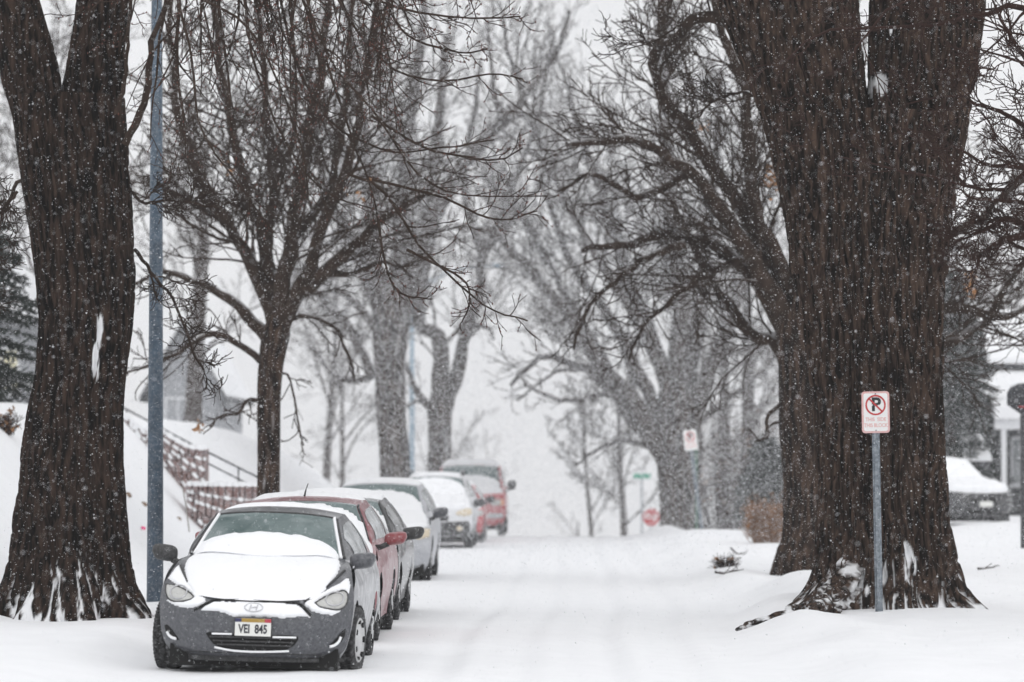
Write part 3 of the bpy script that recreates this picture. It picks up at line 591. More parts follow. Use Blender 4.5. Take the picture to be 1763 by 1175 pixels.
# ---------- evergreens and shrubs
def conifer(label, px, d, zbase_, h, rad, nb, needles, cat='tree', name='spruce_tree', droop=-.12):
    x = at(px, 800, d)[0]; b = np.array([x, d, zbase_]); e = empty(name, b, label, cat)
    mb = MB(); mb.tube([(0, 0, -.3), (0, 0, h * .5), (0, 0, h)], [.05 * h * .4, .03 * h * .4, .01], 10); mb.build('trunk', M['limb'], e, True)
    z = rng.uniform(.06, .99, nb) * h; a = rng.uniform(0, 2 * PI, nb); L = rad * (1 - z / h) ** .75 * rng.uniform(.7, 1.15, nb) + .1
    dr = np.stack([np.cos(a), np.sin(a), rng.uniform(-.25, .1, nb)], 1); t = np.linspace(0, 1, 8)
    P = np.stack([np.zeros(nb), np.zeros(nb), z], 1)[:, None] + dr[:, None] * (L[:, None] * t)[..., None]
    P[..., 2] += droop * L[:, None] * (4 * t * (1 - t) * -.2 + t * t)
    R = np.maximum(.02 * (1 - t)[None] * L[:, None], .006)
    V, Q = tubes(P, R, 3); n = needles
    bi = rng.integers(0, nb, n); tt = rng.uniform(.12, 1.0, n) ** .8; x_ = tt * 7; i = np.minimum(x_.astype(int), 6); f = (x_ - i)[:, None]
    c = P[bi, i] * (1 - f) + P[bi, i + 1] * f
    tg = P[bi, i + 1] - P[bi, i]; tg /= np.linalg.norm(tg, axis=1)[:, None]
    s = rng.normal(size=(n, 3)) * [1, 1, .55] + tg * .9; s[:, 2] -= .25; s /= np.linalg.norm(s, axis=1)[:, None]
    wv = np.cross(s, rng.normal(size=(n, 3))); wv /= np.linalg.norm(wv, axis=1)[:, None]
    l = rng.uniform(.10, .24, (n, 1)); ww = rng.uniform(.014, .03, (n, 1))
    Vn = np.stack([c - wv * ww * .4, c + s * l * .5 - wv * ww, c + s * l, c + s * l * .5 + wv * ww], 1).reshape(-1, 3)
    mesh('crown', np.vstack([V, Vn]), np.vstack([Q, np.arange(4 * n).reshape(-1, 4) + len(V)]), M['needle'], e, False)
    # snow lying on some of the boughs
    k = nb // 9; S = P[:k, 3:] + [0, 0, .03]; Rs = np.full((k, 5), .022) * np.array([.3, 1, 1.2, .9, .2]); Vs, Qs = tubes(S, Rs, 6)
    mesh('bough_snow', Vs, Qs, M['fluff'], e)['kind'] = 'stuff'
    return e
conifer('dark spruce with drooping boughs behind the thick left trunk', -62, 68, 2.8, 4.6, 1.75, 260, 26000)
conifer('tall dark evergreen between the massive trunk and the dark house', 1640, 101, .35, 6.7, 1.3, 260, 24000)
conifer('dark evergreen behind the tall one at the dark house', 1672, 107, .4, 5.6, 1.3, 220, 18000)
conifer('round dark evergreen shrub behind the brown shrub', 1318, 93, .35, 2.1, .75, 200, 12000, 'shrub', 'evergreen_shrub', .25)
def twig_shrub(label, px, d, h, w, n, m, leafn=0, name='shrub', zoff=0):
    x = at(px, 800, d)[0]; b = np.array([x, d, zs(x, d) + zoff]); e = empty(name, b, label, 'shrub')
    a = rng.uniform(0, 2 * PI, n); q = rng.random(n) ** .5
    base = np.stack([np.cos(a) * q * w * .55, np.sin(a) * q * w * .4, np.full(n, -.05)], 1)
    top = np.stack([np.cos(a) * q * w, np.sin(a) * q * w * .8, h * (rng.uniform(.3, 1.0, n) + .25 * (rng.random(n) < .12))], 1)
    t = np.linspace(0, 1, 6)[None, :, None]; P = base[:, None] * (1 - t) + top[:, None] * t + np.cumsum(rng.normal(size=(n, 6, 3)) * .015, 1)
    cr = Crown(); R = np.tile(np.linspace(.009, .005, 6), (n, 1)); cr.add(P, R, 3); P2, R2 = spawn(P, R, m=5, ratio=.3, n=4, minr=.005, t0=.35); cr.add(P2, R2, 3)
    cr.build('stems', M[m], e, np.zeros(3))
    if leafn:
        pts = np.concatenate([P[:, 2:].reshape(-1, 3), P2.reshape(-1, 3)]); pts = pts[rng.integers(0, len(pts), leafn)]
        V, Q = leaf_cards((0, 0, 0), .03, leafn, .045); V = V + np.repeat(pts, 4, 0); mesh('dry_leaves', V, Q, M['leaf'], e, False)['kind'] = 'stuff'
    return e
twig_shrub('rust brown dried shrub in the snow left of the leaning dark trunk', 1318, 77, .78, .44, 220, 'twig_tan', 520)
twig_shrub('bare reddish grey hedge shrub in haze under the far sign', 1245, 108, 3.2, 1.5, 200, 'twig_red', 300)
twig_shrub('tall bare thicket in haze behind the round evergreen shrub', 1330, 115, 4.2, 1.7, 220, 'twig_red', 200)
twig_shrub('tiny withered plant on the snow bank left of the thick trunk', 12, 58, .25, .14, 30, 'twig_red', 60)
twig_shrub('flattened dark weeds poking through snow near the right kerb', 1250, 63, .10, .16, 30, 'limb', 24)
# ================================================================== cars
class Car:
    """body lofted from rows (region, y centre, z centre, x edge, y edge, z edge), nose at y=0, x to the picture's right"""
    def __init__(s, rows, e, W, wheels, arch_r, px=2.6, sill=.17):
        s.e = e; s.W = W; s.wheels = wheels; s.ar = arch_r; s.sill = sill
        s.reg = [r[0] for r in rows]; s.K = np.array([r[1:] for r in rows], float); s.sub = 6
        s.R = spl(s.K, (len(rows) - 1) * s.sub + 1); s.n = len(s.R)
        s.p = spl(np.array([[{'f': 3.2, 'h': 2.6, 'w': 2.2, 'r': 2.4, 'b': 2.2, 't': 2.6}[g]] for g in s.reg]), s.n)[:, 0]
        s.N = len(rows)
    def S(s, t, u):
        """surface point at key-row parameter t, lateral u"""
        t = np.asarray(t, float); u = np.asarray(u, float); q = np.clip(t * s.sub, 0, s.n - 1.001); i = q.astype(int); f = (q - i)[..., None]
        r = s.R[i] * (1 - f) + s.R[i + 1] * f; p = s.p[i]
        yc, zc, xe, ye, ze = [r[..., k] for k in range(5)]
        a = np.abs(u) ** p
        return np.stack([xe * u, yc + (ye - yc) * a, zc + (ze - zc) * np.abs(u) ** 2.4], -1)
    def first(s, g): return s.reg.index(g)
    def Fy(s, x, z):
        """front-view depth of the surface at (x,z)"""
        x = np.atleast_1d(x).astype(float); z = np.atleast_1d(z).astype(float); out = np.zeros(len(x))
        tt = np.linspace(0, s.first('r'), 160)
        for k in range(len(x)):
            xe = np.interp(tt * s.sub, np.arange(s.n), s.R[:, 2]); u = np.clip(x[k] / xe, -1, 1)
            P = s.S(tt, u); o = np.maximum.accumulate(P[:, 2]); out[k] = np.interp(z[k], o, P[:, 1])
        return out
    def grid(s, t0, t1, u0, u1, nt, nu, off=0.0):
        t = np.linspace(t0, t1, nt); u = np.linspace(u0, u1, nu); T, U = np.meshgrid(t, u, indexing='ij')
        P = s.S(T, U)
        if off is not None:
            d1 = s.S(np.clip(T + .02, 0, s.N - 1), U) - s.S(np.clip(T - .02, 0, s.N - 1), U); d2 = s.S(T, U + .01) - s.S(T, U - .01)
            nm = np.cross(d2, d1); nm /= np.linalg.norm(nm, axis=2, keepdims=True) + 1e-9
            off = np.asarray(off(T, U) if callable(off) else off); off = off[..., None] if off.ndim else off
            P = P + nm * off
        i = (np.arange(nt - 1)[:, None] * nu + np.arange(nu - 1)[None]); Q = np.stack([i, i + 1, i + nu + 1, i + nu], -1)
        return P, Q, T, U
    def sheet(s, name, t0, t1, m, u=1.0, off=0.0, nt=None, nu=37, parent=None):
        P, Q, _, _ = s.grid(t0, t1, -u, u, nt or int((t1 - t0) * s.sub) + 1, nu, off)
        return mesh(name, P.reshape(-1, 3), Q.reshape(-1, 4), m, parent or s.e)
    def snow(s, name, t0, t1, h, u=.97, nt=60, nu=70, m=None, sink=.012):
        """snow lying on the sheet: h(T,U,P) thickness"""
        P0, Q, T, U = s.grid(t0, t1, -u, u, nt, nu, None)
        H = h(T, U, P0); hm = np.maximum(H, 0)
        d1 = np.gradient(P0, axis=0); d2 = np.gradient(P0, axis=1); nm = np.cross(d2, d1); nm /= np.linalg.norm(nm, axis=2, keepdims=True) + 1e-9
        nm[..., 2] = np.maximum(nm[..., 2], .0)
        P = P0 + nm * (hm[..., None] - sink * (H <= 0.004)[..., None])
        keep = (H.ravel()[Q] > .004).any(-1)
        return mesh(name, P.reshape(-1, 3), Q[keep], m or M['fluff'], s.e)
    def body(s, pm, sm, side_glass=True, gm=None, wind_u=.93, name='body', belt_in=.0):
        e = s.e; fh, fw, fr, fb, ft = [s.first(g) for g in 'hwrbt']
        V = []; Q = []; o = 0
        def put(P, q):
            nonlocal o
            V.append(P.reshape(-1, 3)); Q.append(q.reshape(-1, 4) + o); o += P.reshape(-1, 3).shape[0]
        P, q, _, _ = s.grid(0, s.N - 1, -1, 1, s.n, 41, None); put(P, q)
        b = mesh(name, np.vstack(V), np.vstack(Q), pm, e)
        # flanks
        K = 26; v = np.linspace(0, 1, K)
        F = s.S(np.linspace(fh, 0, K), np.ones(K))
        ye_end = s.S(np.array([float(s.N - 1)]), np.array([1.0]))[0, 1]
        top = [tuple(s.S(np.array([t]), np.array([1.0]))[0]) for t in np.linspace(fh, fw, 14)]
        c = top[-1]; bx = s.W - .045
        yend = s.S(np.array([float(ft)]), np.array([1.0]))[0]
        belt = [(c[0] + (bx - c[0]) * sst(0, .35, k), c[1] + (yend[1] - c[1]) * k, c[2] + (yend[2] - c[2]) * k + .02 * math.sin(PI * k)) for k in np.linspace(0, 1, 30)[1:]]
        tp = np.array(top + belt); tp = spl(tp, 90)
        G = np.zeros((90, K, 3))
        for j in range(90):
            x0, y0, z0 = tp[j]; wj = sst(F[0, 1], F[0, 1] + .8, y0)
            zz = z0 + (s.sill - z0) * v
            xx = x0 + (s.W - x0) * np.sin(np.minimum(v / .32, 1) * PI / 2) - .07 * sst(.45, 1, v) * v
            zf = z0 + (F[:, 2] - F[0, 2]) * (z0 - s.sill) / (F[0, 2] - s.sill)
            G[j, :, 0] = F[:, 0] * (1 - wj) + xx * wj; G[j, :, 1] = y0 + (F[:, 1] - F[0, 1]) * (1 - wj); G[j, :, 2] = zf * (1 - wj) + zz * wj
        i = np.arange(89)[:, None] * K + np.arange(K - 1)[None]; q = np.stack([i, i + K, i + K + 1, i + 1], -1)
        Gs = G.reshape(-1, 3).copy(); kill = np.zeros(len(Gs), bool)
        for wy, wr in s.wheels:
            dy, dz = Gs[:, 1] - wy, Gs[:, 2] - wr; dist = np.hypot(dy, dz)
            inn = dist < s.ar; near = inn & (dist > s.ar * .72)
            f = np.where(near, s.ar / np.maximum(dist, 1e-3), 1)
            Gs[:, 1] = wy + dy * f; Gs[:, 2] = wr + dz * f; kill |= inn & ~near
        qq = q.reshape(-1, 4); qq = qq[~kill[qq].any(1)]
        Gm = Gs * [-1, 1, 1]
        mesh('side_panel', Gs, qq, sm, e); mesh('side_panel', Gm, qq[:, ::-1], sm, e)
        # greenhouse flanks
        tt = np.linspace(fw, ft, 50); E = s.S(tt, np.ones(50)); Kk = 9
        bz = np.stack([np.interp(E[:, 1], tp[:, 1], tp[:, 0]), E[:, 1], np.interp(E[:, 1], tp[:, 1], tp[:, 2])], 1)
        vv = np.linspace(0, 1, Kk)[None, :, None]; GG = E[:, None] * (1 - vv) + bz[:, None] * vv; GG[..., 0] += .035 * np.sin(vv[..., 0] * PI) * np.minimum(1, np.abs(E[:, 2] - bz[:, 2]) / .2)[:, None]
        i = np.arange(49)[:, None] * Kk + np.arange(Kk - 1)[None]; q2 = np.stack([i, i + Kk, i + Kk + 1, i + 1], -1).reshape(-1, 4)
        for sg in (1, -1):
            mesh('roof_pillar', GG.reshape(-1, 3) * [sg, 1, 1], q2 if sg > 0 else q2[:, ::-1], pm, e)
            if side_glass:
                for (a0, a1) in ((.16, .50), (.53, .88)):
                    ta = np.linspace(a0, a1, 20) * 49; ia = np.minimum(ta.astype(int), 48); fa = (ta - ia)[:, None, None]
                    g2 = GG[ia] * (1 - fa) + GG[ia + 1] * fa; vs = np.linspace(.14, .93, 6); k_ = vs * (Kk - 1); ik = np.minimum(k_.astype(int), Kk - 2); fk = (k_ - ik)[None, :, None]
                    g3 = g2[:, ik] * (1 - fk) + g2[:, ik + 1] * fk; g3[..., 0] += .006
                    i = np.arange(19)[:, None] * 6 + np.arange(5)[None]; q3 = np.stack([i, i + 6, i + 7, i + 1], -1).reshape(-1, 4)
                    mesh('side_window', g3.reshape(-1, 3) * [sg, 1, 1], q3 if sg > 0 else q3[:, ::-1], gm or M['glass_side'], e)
        s.belt = tp
        # windscreen
        s.sheet('windscreen', fw + .12, fr - .10, M['glass'], wind_u, .006, nt=24)
        # underside and wheel housings; black box dropped low as shade under the bumper
        L = s.K[-1, 0]; mb = MB(); mb.box(-s.W + .12, s.W - .12, .26, L - .2, s.sill - .115, s.sill + .07)
        for wy, wr in s.wheels: mb.box(-s.W + .1, s.W - .1, wy - s.ar - .02, wy + s.ar + .02, s.sill + .075, wr + s.ar + .02)
        mb.build('underbody_shade', M['black'], e)
        return b
    def front_patch(s, name, poly, m, off=.006, dome=.0, rings=6, nb=60, parent=None, thick=.012):
        """a panel whose outline is given in the front view (x,z), laid on the surface"""
        P = np.array(poly + [poly[0]], float); d = np.r_[0, np.cumsum(np.linalg.norm(np.diff(P, axis=0), axis=1))]
        q = np.linspace(0, d[-1], nb, endpoint=False); B = np.stack([np.interp(q, d, P[:, 0]), np.interp(q, d, P[:, 1])], 1)
        c = B.mean(0); V = []; 
        for k in range(rings + 1):
            f = 1 - k / rings; pts = c + (B - c) * max(f, .02); y = s.Fy(pts[:, 0], pts[:, 1]) - off - dome * (1 - f * f)
            if k == 0:
                V.append(np.stack([pts[:, 0], y + off + thick, pts[:, 1]], 1))
            V.append(np.stack([pts[:, 0], y, pts[:, 1]], 1))
        V = np.vstack(V); n = nb; R_ = rings + 2; i = np.arange(R_ - 1)[:, None] * n + np.arange(n)[None]; j = np.arange(R_ - 1)[:, None] * n + (np.arange(n)[None] + 1) % n
        Q = np.stack([i, j, j + n, i + n], -1).reshape(-1, 4)
        return mesh(name, V, Q, m, parent or s.e)
    def line(s, name, pts, r, m, off=.0, closed=False, k=6, parent=None):
        P = np.array(pts + ([pts[0]] if closed else []), float); P = spl(P, max(12, len(P) * 5))
        y = s.Fy(P[:, 0], P[:, 1]) - off; mb = MB(); mb.tube(np.stack([P[:, 0], y, P[:, 1]], 1), r, k); return mb.build(name, m, parent or s.e, True)
    def mirror(s, x, y, z, w, h, m, sg, arm=None, d=.11):
        """a rounded mirror shell on a short arm"""
        V = []; F = []; nr, nc = 8, 20
        for i in range(nr):
            a = i / (nr - 1); rr = math.sin(math.acos(min(.995, abs(1 - a * 1.0)))) if a < 1 else 1
            sc_ = (.35 + .65 * math.sin(a * PI / 2)) if i else .02
            for j in range(nc):
                th = 2 * PI * j / nc; cx_ = math.copysign(abs(math.cos(th)) ** .55, math.cos(th)); cz_ = math.copysign(abs(math.sin(th)) ** .6, math.sin(th))
                V.append((x + sg * .03 * (1 - a) + cx_ * w / 2 * sc_ * (1 - .12 * (cz_ < 0) * (cx_ * sg > 0)), y - d * .5 + d * (a ** 1.6), z + cz_ * h / 2 * sc_ + .012 * cx_ * sg))
        for i in range(nr - 1):
            for j in range(nc): F.append((i * nc + j, i * nc + (j + 1) % nc, (i + 1) * nc + (j + 1) % nc, (i + 1) * nc + j))
        F.append(tuple((nr - 1) * nc + j for j in range(nc)))
        V = [tuple(v) for v in V]
        o = pym('mirror', V, F, m, s.e, True)
        mb = MB(); mb.tube([(x - sg * w * .30, y + .02, z - h * .38), (x - sg * w * .62, y + .03, z - h * .62), (x - sg * (w * .5 + .09), y + .05, z - h * .72)], [.03, .028, .035], 8); mb.build('mirror_arm', M['blackp'], o, True)
        return o
    def wheel(s, sg, wy, r, w=.2, steer=0.0, hubm=None, spokes=7, x=None, style='cover'):
        x = (s.W - .02 if x is None else x); o = bpy.data.objects.new('wheel', None); C.objects.link(o); o.parent = s.e; o.location = (sg * (x - w / 2), wy, r); o.rotation_euler = (0, 0, steer + (PI if sg < 0 else 0))
        o.empty_display_size = .1
        prof = [(-w / 2 + .01, r * .62), (-w / 2, r * .8), (-w / 2 + .012, r * .93), (-w / 2 + .035, r * .99), (0, r), (w / 2 - .035, r * .99), (w / 2 - .012, r * .93), (w / 2, r * .8), (w / 2 - .012, r * .66), (w / 2 - .03, r * .64)]
        k = 48; th = np.arange(k) * 2 * PI / k
        V = [(a, b * math.cos(t), b * math.sin(t)) for a, b in prof for t in th]
        F = [(i * k + j, i * k + (j + 1) % k, (i + 1) * k + (j + 1) % k, (i + 1) * k + j) for i in range(len(prof) - 1) for j in range(k)]
        t = pym('tyre', V, F, M['tyre'], o, True)
        mb = MB()
        for j in range(k): # tread blocks
            for a in (-.3, 0, .3):
                c, s_ = math.cos(th[j] + a * .12), math.sin(th[j] + a * .12); ca, sa = math.cos(th[j] + .065 + a * .12), math.sin(th[j] + .065 + a * .12)
                x0, x1 = a * w - w * .12, a * w + w * .12; q = r * (.985); R_ = r + .006
                mb.add([(x0, q * c, q * s_), (x1, q * c, q * s_), (x1, q * ca, q * sa), (x0, q * ca, q * sa), (x0, R_ * c, R_ * s_), (x1, R_ * c, R_ * s_), (x1, R_ * ca, R_ * sa), (x0, R_ * ca, R_ * sa)], [(4, 5, 6, 7), (0, 1, 5, 4), (1, 2, 6, 5), (2, 3, 7, 6), (3, 0, 4, 7)])
        o_ = len(V); bpy.data.objects.remove(t); V += mb.V; F += [tuple(i + o_ for i in f) for f in mb.F]; t = pym('tyre', V, F, M['tyre'], o, True)
        pr = [(w / 2 - .035, r * .66), (w / 2 - .012, r * .655), (w / 2 - .004, r * .62), (w / 2 - .02, r * .52), (w / 2 - .004, r * .3), (w / 2, r * .14), (w / 2, .004)]
        V = [(a, b * math.cos(t), b * math.sin(t)) for a, b in pr for t in th]
        F = [(i * k + j, i * k + (j + 1) % k, (i + 1) * k + (j + 1) % k, (i + 1) * k + j) for i in range(len(pr) - 1) for j in range(k)] + [tuple((len(pr) - 1) * k + j for j in range(k))]
        Vr, Fr = V, F; mb = MB()
        for q in range(spokes):
            a = 2 * PI * q / spokes; c, s_ = math.cos(a), math.sin(a); pts = []
            for (rr, tt) in ((.50, .12), (.58, .16), (.58, -.16), (.50, -.12)): pts.append((rr * r * math.cos(a + tt), rr * r * math.sin(a + tt)))
            V = [(w / 2 - .04, *p_) for p_ in pts] + [(w / 2 + .002, *p_) for p_ in pts]; mb.add(V, [(4, 5, 6, 7), (0, 1, 5, 4), (1, 2, 6, 5), (2, 3, 7, 6), (3, 0, 4, 7)])
        o_ = len(Vr); nf = len(Fr); rim = pym('rim', Vr + mb.V, Fr + [tuple(i + o_ for i in f) for f in mb.F], hubm or M['hub'], o, True); rim.data.materials.append(M['black'])
        for k_ in range(nf, nf + len(mb.F)): rim.data.polygons[k_].material_index = 1; rim.data.polygons[k_].use_smooth = False
        return o
    def all_wheels(s, r, w=.2, steer=0.0, hubm=None):
        for sg in (1, -1):
            for k, (wy, wr) in enumerate(s.wheels): s.wheel(sg, wy, r, w, steer if k == 0 else 0, hubm)
def nsn(a, b, c, o=3): return fbm(a, b, c, o) - .5

# ---------------------------------------------------------------- the grey hatchback in front
d0 = 33.05; gx = at(429, 1060, d0)[0]
CAR = 'cars parked along the left kerb'
e1 = empty('parked_car', (gx + .01, d0, -.02), 'dark grey car nearest us with a snow covered bonnet and plate VEI 845', 'car', CAR, rot=(0, math.radians(1.9), math.radians(-.6)))
rows1 = [('f', .12, .15, .72, .42, .17), ('f', .03, .22, .785, .36, .24), ('f', 0, .36, .825, .33, .38), ('f', .0, .48, .84, .34, .52), ('f', .025, .575, .845, .38, .64),
         ('h', .07, .63, .835, .47, .73), ('h', .32, .765, .80, .72, .845), ('h', .68, .885, .765, .98, .935), ('h', .98, .945, .715, 1.2, .975),
         ('w', 1.03, .96, .695, 1.25, .985), ('w', 1.42, 1.16, .625, 1.6, 1.155), ('w', 1.82, 1.335, .565, 1.95, 1.30),
         ('r', 1.97, 1.378, .555, 2.08, 1.335), ('r', 2.6, 1.43, .57, 2.65, 1.375), ('r', 3.2, 1.40, .555, 3.2, 1.345),
         ('b', 3.35, 1.36, .56, 3.3, 1.30), ('b', 3.85, 1.05, .63, 3.75, 1.0), ('t', 3.98, .96, .70, 3.9, .92), ('t', 4.12, .85, .76, 3.98, .82), ('t', 4.15, .5, .8, 4.0, .5), ('t', 4.08, .2, .74, 4.0, .2)]
c1 = Car(rows1, e1, .85, [(.80, .30), (3.37, .30)], .35)
c1.body(M['grey'], M['grey_side'])
bpy.context.view_layer.update()
Mi = np.array(e1.matrix_world.inverted())
def loc1(px, py):
    y = .2
    for _ in range(14):
        wpt = at(px, py, d0 + y); l = Mi[:3, :3] @ wpt + Mi[:3, 3]; y = float(c1.Fy(l[0], l[2])[0])
    return (float(l[0]), float(l[2]))
def z2(X, Y): return loc1(240 + X / 3.507, 840 + Y / 3.507)
hl = [[(160, 580), (158, 625), (172, 665), (205, 685), (250, 686), (300, 676), (328, 662), (312, 640), (270, 612), (215, 588)], [(1062, 695), (1092, 718), (1150, 732), (1200, 736), (1238, 720), (1258, 685), (1258, 640), (1235, 622), (1190, 632), (1130, 655)]]
for pl in hl:
    q = [z2(*p) for p in pl]; h = c1.front_patch('headlight', q, M['lens'], .012, .02)
    c1.line('headlight_rim', q, .006, M['blackp'], .014, True, parent=h)
    cen = np.mean(q, 0); ring = [(cen[0] + .075 * math.cos(a), cen[1] + .02 + .055 * math.sin(a)) for a in np.linspace(0, 2 * PI, 16, endpoint=False)]
    c1.line('reflector_ring', ring, .006, M['chrome'], .034, True, parent=h)
# snow lying over each headlight and fender
fsn = [[(175, 545), (235, 465), (262, 520), (300, 590), (345, 640), (392, 668), (400, 690), (350, 722), (290, 730), (215, 715), (160, 682), (172, 672), (205, 690), (250, 692), (305, 680), (332, 662), (310, 634), (265, 606), (215, 582)],
       [(1262, 545), (1215, 575), (1130, 620), (1050, 668), (998, 695), (1000, 712), (1040, 745), (1100, 765), (1165, 770), (1225, 745), (1200, 742), (1150, 738), (1090, 724), (1056, 696), (1128, 648), (1190, 625), (1238, 612), (1262, 640), (1272, 600)]]
def earcut_patch(c, name, pts, m, off):
    """free outline filled with small faces on the surface"""
    q = [z2(*p) for p in pts]; P = np.array(q); mn, mx = P.min(0), P.max(0); st = .011
    xs_, zs_ = np.arange(mn[0] - st, mx[0] + st, st), np.arange(mn[1] - st, mx[1] + st, st)
    A, B = np.meshgrid(xs_, zs_); inside = np.zeros(A.shape, bool); dist = np.full(A.shape, 9.)
    n = len(P)
    for i in range(n):
        (x0, z0), (x1, z1) = P[i], P[(i + 1) % n]
        cond = (z0 > B) != (z1 > B); xi = (x1 - x0) * (B - z0) / (z1 - z0 + 1e-12) + x0; inside ^= cond & (A < xi)
        t = np.clip(((A - x0) * (x1 - x0) + (B - z0) * (z1 - z0)) / ((x1 - x0) ** 2 + (z1 - z0) ** 2 + 1e-12), 0, 1); dist = np.minimum(dist, np.hypot(A - x0 - t * (x1 - x0), B - z0 - t * (z1 - z0)))
    sd = np.where(inside, dist, -dist) + nsn(A * 30, B * 30, 2) * .012
    h = np.where(sd > 0, off * np.sqrt(np.clip(sd / .025, 0, 1)), -.012)
    y = c.Fy(A.ravel(), B.ravel()).reshape(A.shape); V = np.stack([A, y - h, B + np.maximum(h, 0) * .5], -1)
    w_ = A.shape[1]; i = np.arange(A.shape[0] - 1)[:, None] * w_ + np.arange(w_ - 1)[None]; Q = np.stack([i, i + 1, i + w_ + 1, i + w_], -1).reshape(-1, 4)
    Q = Q[(sd.ravel()[Q] > 0).any(1)]
    return mesh(name, V.reshape(-1, 3), Q, m, c.e)
for pts in fsn: earcut_patch(c1, 'fender_snow', pts, M['fluff'], .028)
gs = earcut_patch(c1, 'grille_snow', [(368, 742), (400, 712), (450, 690), (560, 690), (640, 692), (720, 694), (840, 698), (950, 708), (985, 735), (1030, 785), (990, 778), (930, 782), (870, 790), (800, 786), (690, 782), (575, 786), (520, 762), (450, 745)], M['fluff'], .022)
c1.line('bonnet_gap', [z2(*p) for p in [(330, 738), (395, 706), (450, 680), (560, 678), (650, 676), (720, 684), (830, 690), (955, 698), (1000, 730), (1040, 775)]], .011, M['black'], .008)
c1.line('fender_gap', [z2(*p) for p in [(250, 470), (268, 520), (300, 580), (345, 620), (385, 645)]], .012, M['blackp'], .008)
c1.line('fender_gap', [z2(*p) for p in [(1240, 500), (1180, 555), (1110, 615), (1050, 655), (1000, 688)]], .012, M['blackp'], .008)
# emblem: an oval ring with a slanted letter, frosted over
emx = z2(692, 722)
emb = c1.line('emblem', [(emx[0] + .078 * math.cos(a), emx[1] + .035 * math.sin(a)) for a in np.linspace(0, 2 * PI, 20, endpoint=False)], .006, M['chrome'], .03, True)
for pts in ([(-.035, -.022), (-.022, .022)], [(.022, -.022), (.035, .022)], [(-.03, -.004), (.03, .005)]): c1.line('emblem_letter', [(emx[0] + a, emx[1] + b) for a, b in pts], .006, M['chrome'], .03, parent=emb)
# lower grille
gr = c1.front_patch('lower_grille', [z2(*p) for p in [(402, 880), (415, 870), (560, 880), (700, 890), (880, 892), (955, 898), (965, 910), (930, 958), (880, 980), (700, 982), (520, 972), (450, 945), (420, 910)]], M['black'], .008)
for yy, x0, x1 in ((905, 425, 945), (928, 445, 935), (950, 470, 915)):
    c1.line('grille_bar', [z2(x, yy + (x - 680) * .03) for x in np.linspace(x0, x1, 6)], .009, M['blackp'], .02, parent=gr)
c1.line('grille_frost', [z2(x, 886 + (x - 680) * .025) for x in (440, 500, 560)], .009, M['fluff'], .03, parent=gr)
c1.line('grille_frost', [z2(x, 903 + (x - 880) * .02) for x in (806, 880, 948)], .009, M['fluff'], .03, parent=gr)
c1.line('grille_frost', [z2(*p) for p in [(455, 962), (560, 982), (680, 990), (800, 990), (905, 986)]], .010, M['fluff'], .026, parent=gr)
# fog lamp recesses
for pts, cr_ in (([(150, 830), (165, 826), (190, 850), (225, 900), (238, 920), (215, 918), (182, 905), (160, 870)], [(168, 868), (180, 890), (198, 904), (222, 912)]), ([(1246, 850), (1225, 868), (1195, 905), (1150, 950), (1140, 962), (1175, 958), (1218, 935), (1242, 895)], [(1150, 960), (1180, 950), (1205, 928), (1218, 900)])):
    f = c1.front_patch('fog_lamp', [z2(*p) for p in pts], M['black'], .007)
    c1.line('fog_lamp_snow', [z2(*p) for p in cr_], .013, M['fluff'], .014, parent=f)
c1.line('bumper_crease', [z2(x, 1000 + (x - 700) * .03) for x in (250, 400, 700, 1000, 1180)], .006, M['blackp'], .002)
lip = c1.front_patch('bumper_lip', [z2(*p) for p in [(170, 985), (400, 1012), (700, 1022), (1000, 1030), (1240, 1030), (1240, 1052), (1000, 1056), (700, 1050), (400, 1042), (180, 1020)]], M['blackp'], .006)
# plate
pc = z2(688, 842); py_ = float(c1.Fy(pc[0], pc[1])[0]) - .035
pl = MB(); pl.box(pc[0] - .155, pc[0] + .155, py_, py_ + .012, pc[1] - .075, pc[1] + .075); pl = pl.build('licence_plate', M['plate'], e1)
fr_ = MB(); fr_.box(pc[0] - .162, pc[0] + .162, py_ + .004, py_ + .02, pc[1] - .083, pc[1] - .075).box(pc[0] - .162, pc[0] + .162, py_ + .004, py_ + .02, pc[1] + .075, pc[1] + .083).box(pc[0] - .162, pc[0] - .155, py_ + .004, py_ + .02, pc[1] - .075, pc[1] + .075).box(pc[0] + .155, pc[0] + .162, py_ + .004, py_ + .02, pc[1] - .075, pc[1] + .075); fr_.build('plate_frame', M['blackp'], pl)
for x0, x1, mm in ((-.155, -.10, 'plate_n'), (-.10, .10, 'plate_y'), (.10, .155, 'plate_r')):
    b = MB(); b.box(pc[0] + x0, pc[0] + x1, py_ - .003, py_ + .002, pc[1] + .043, pc[1] + .074); b.build('plate_band', M[mm], pl)
text_mesh('plate_number', 'VEI  845', .104, M['ink'], pl, (pc[0], py_ - .0025, pc[1] - .018), bold=.0028, sx=.70)
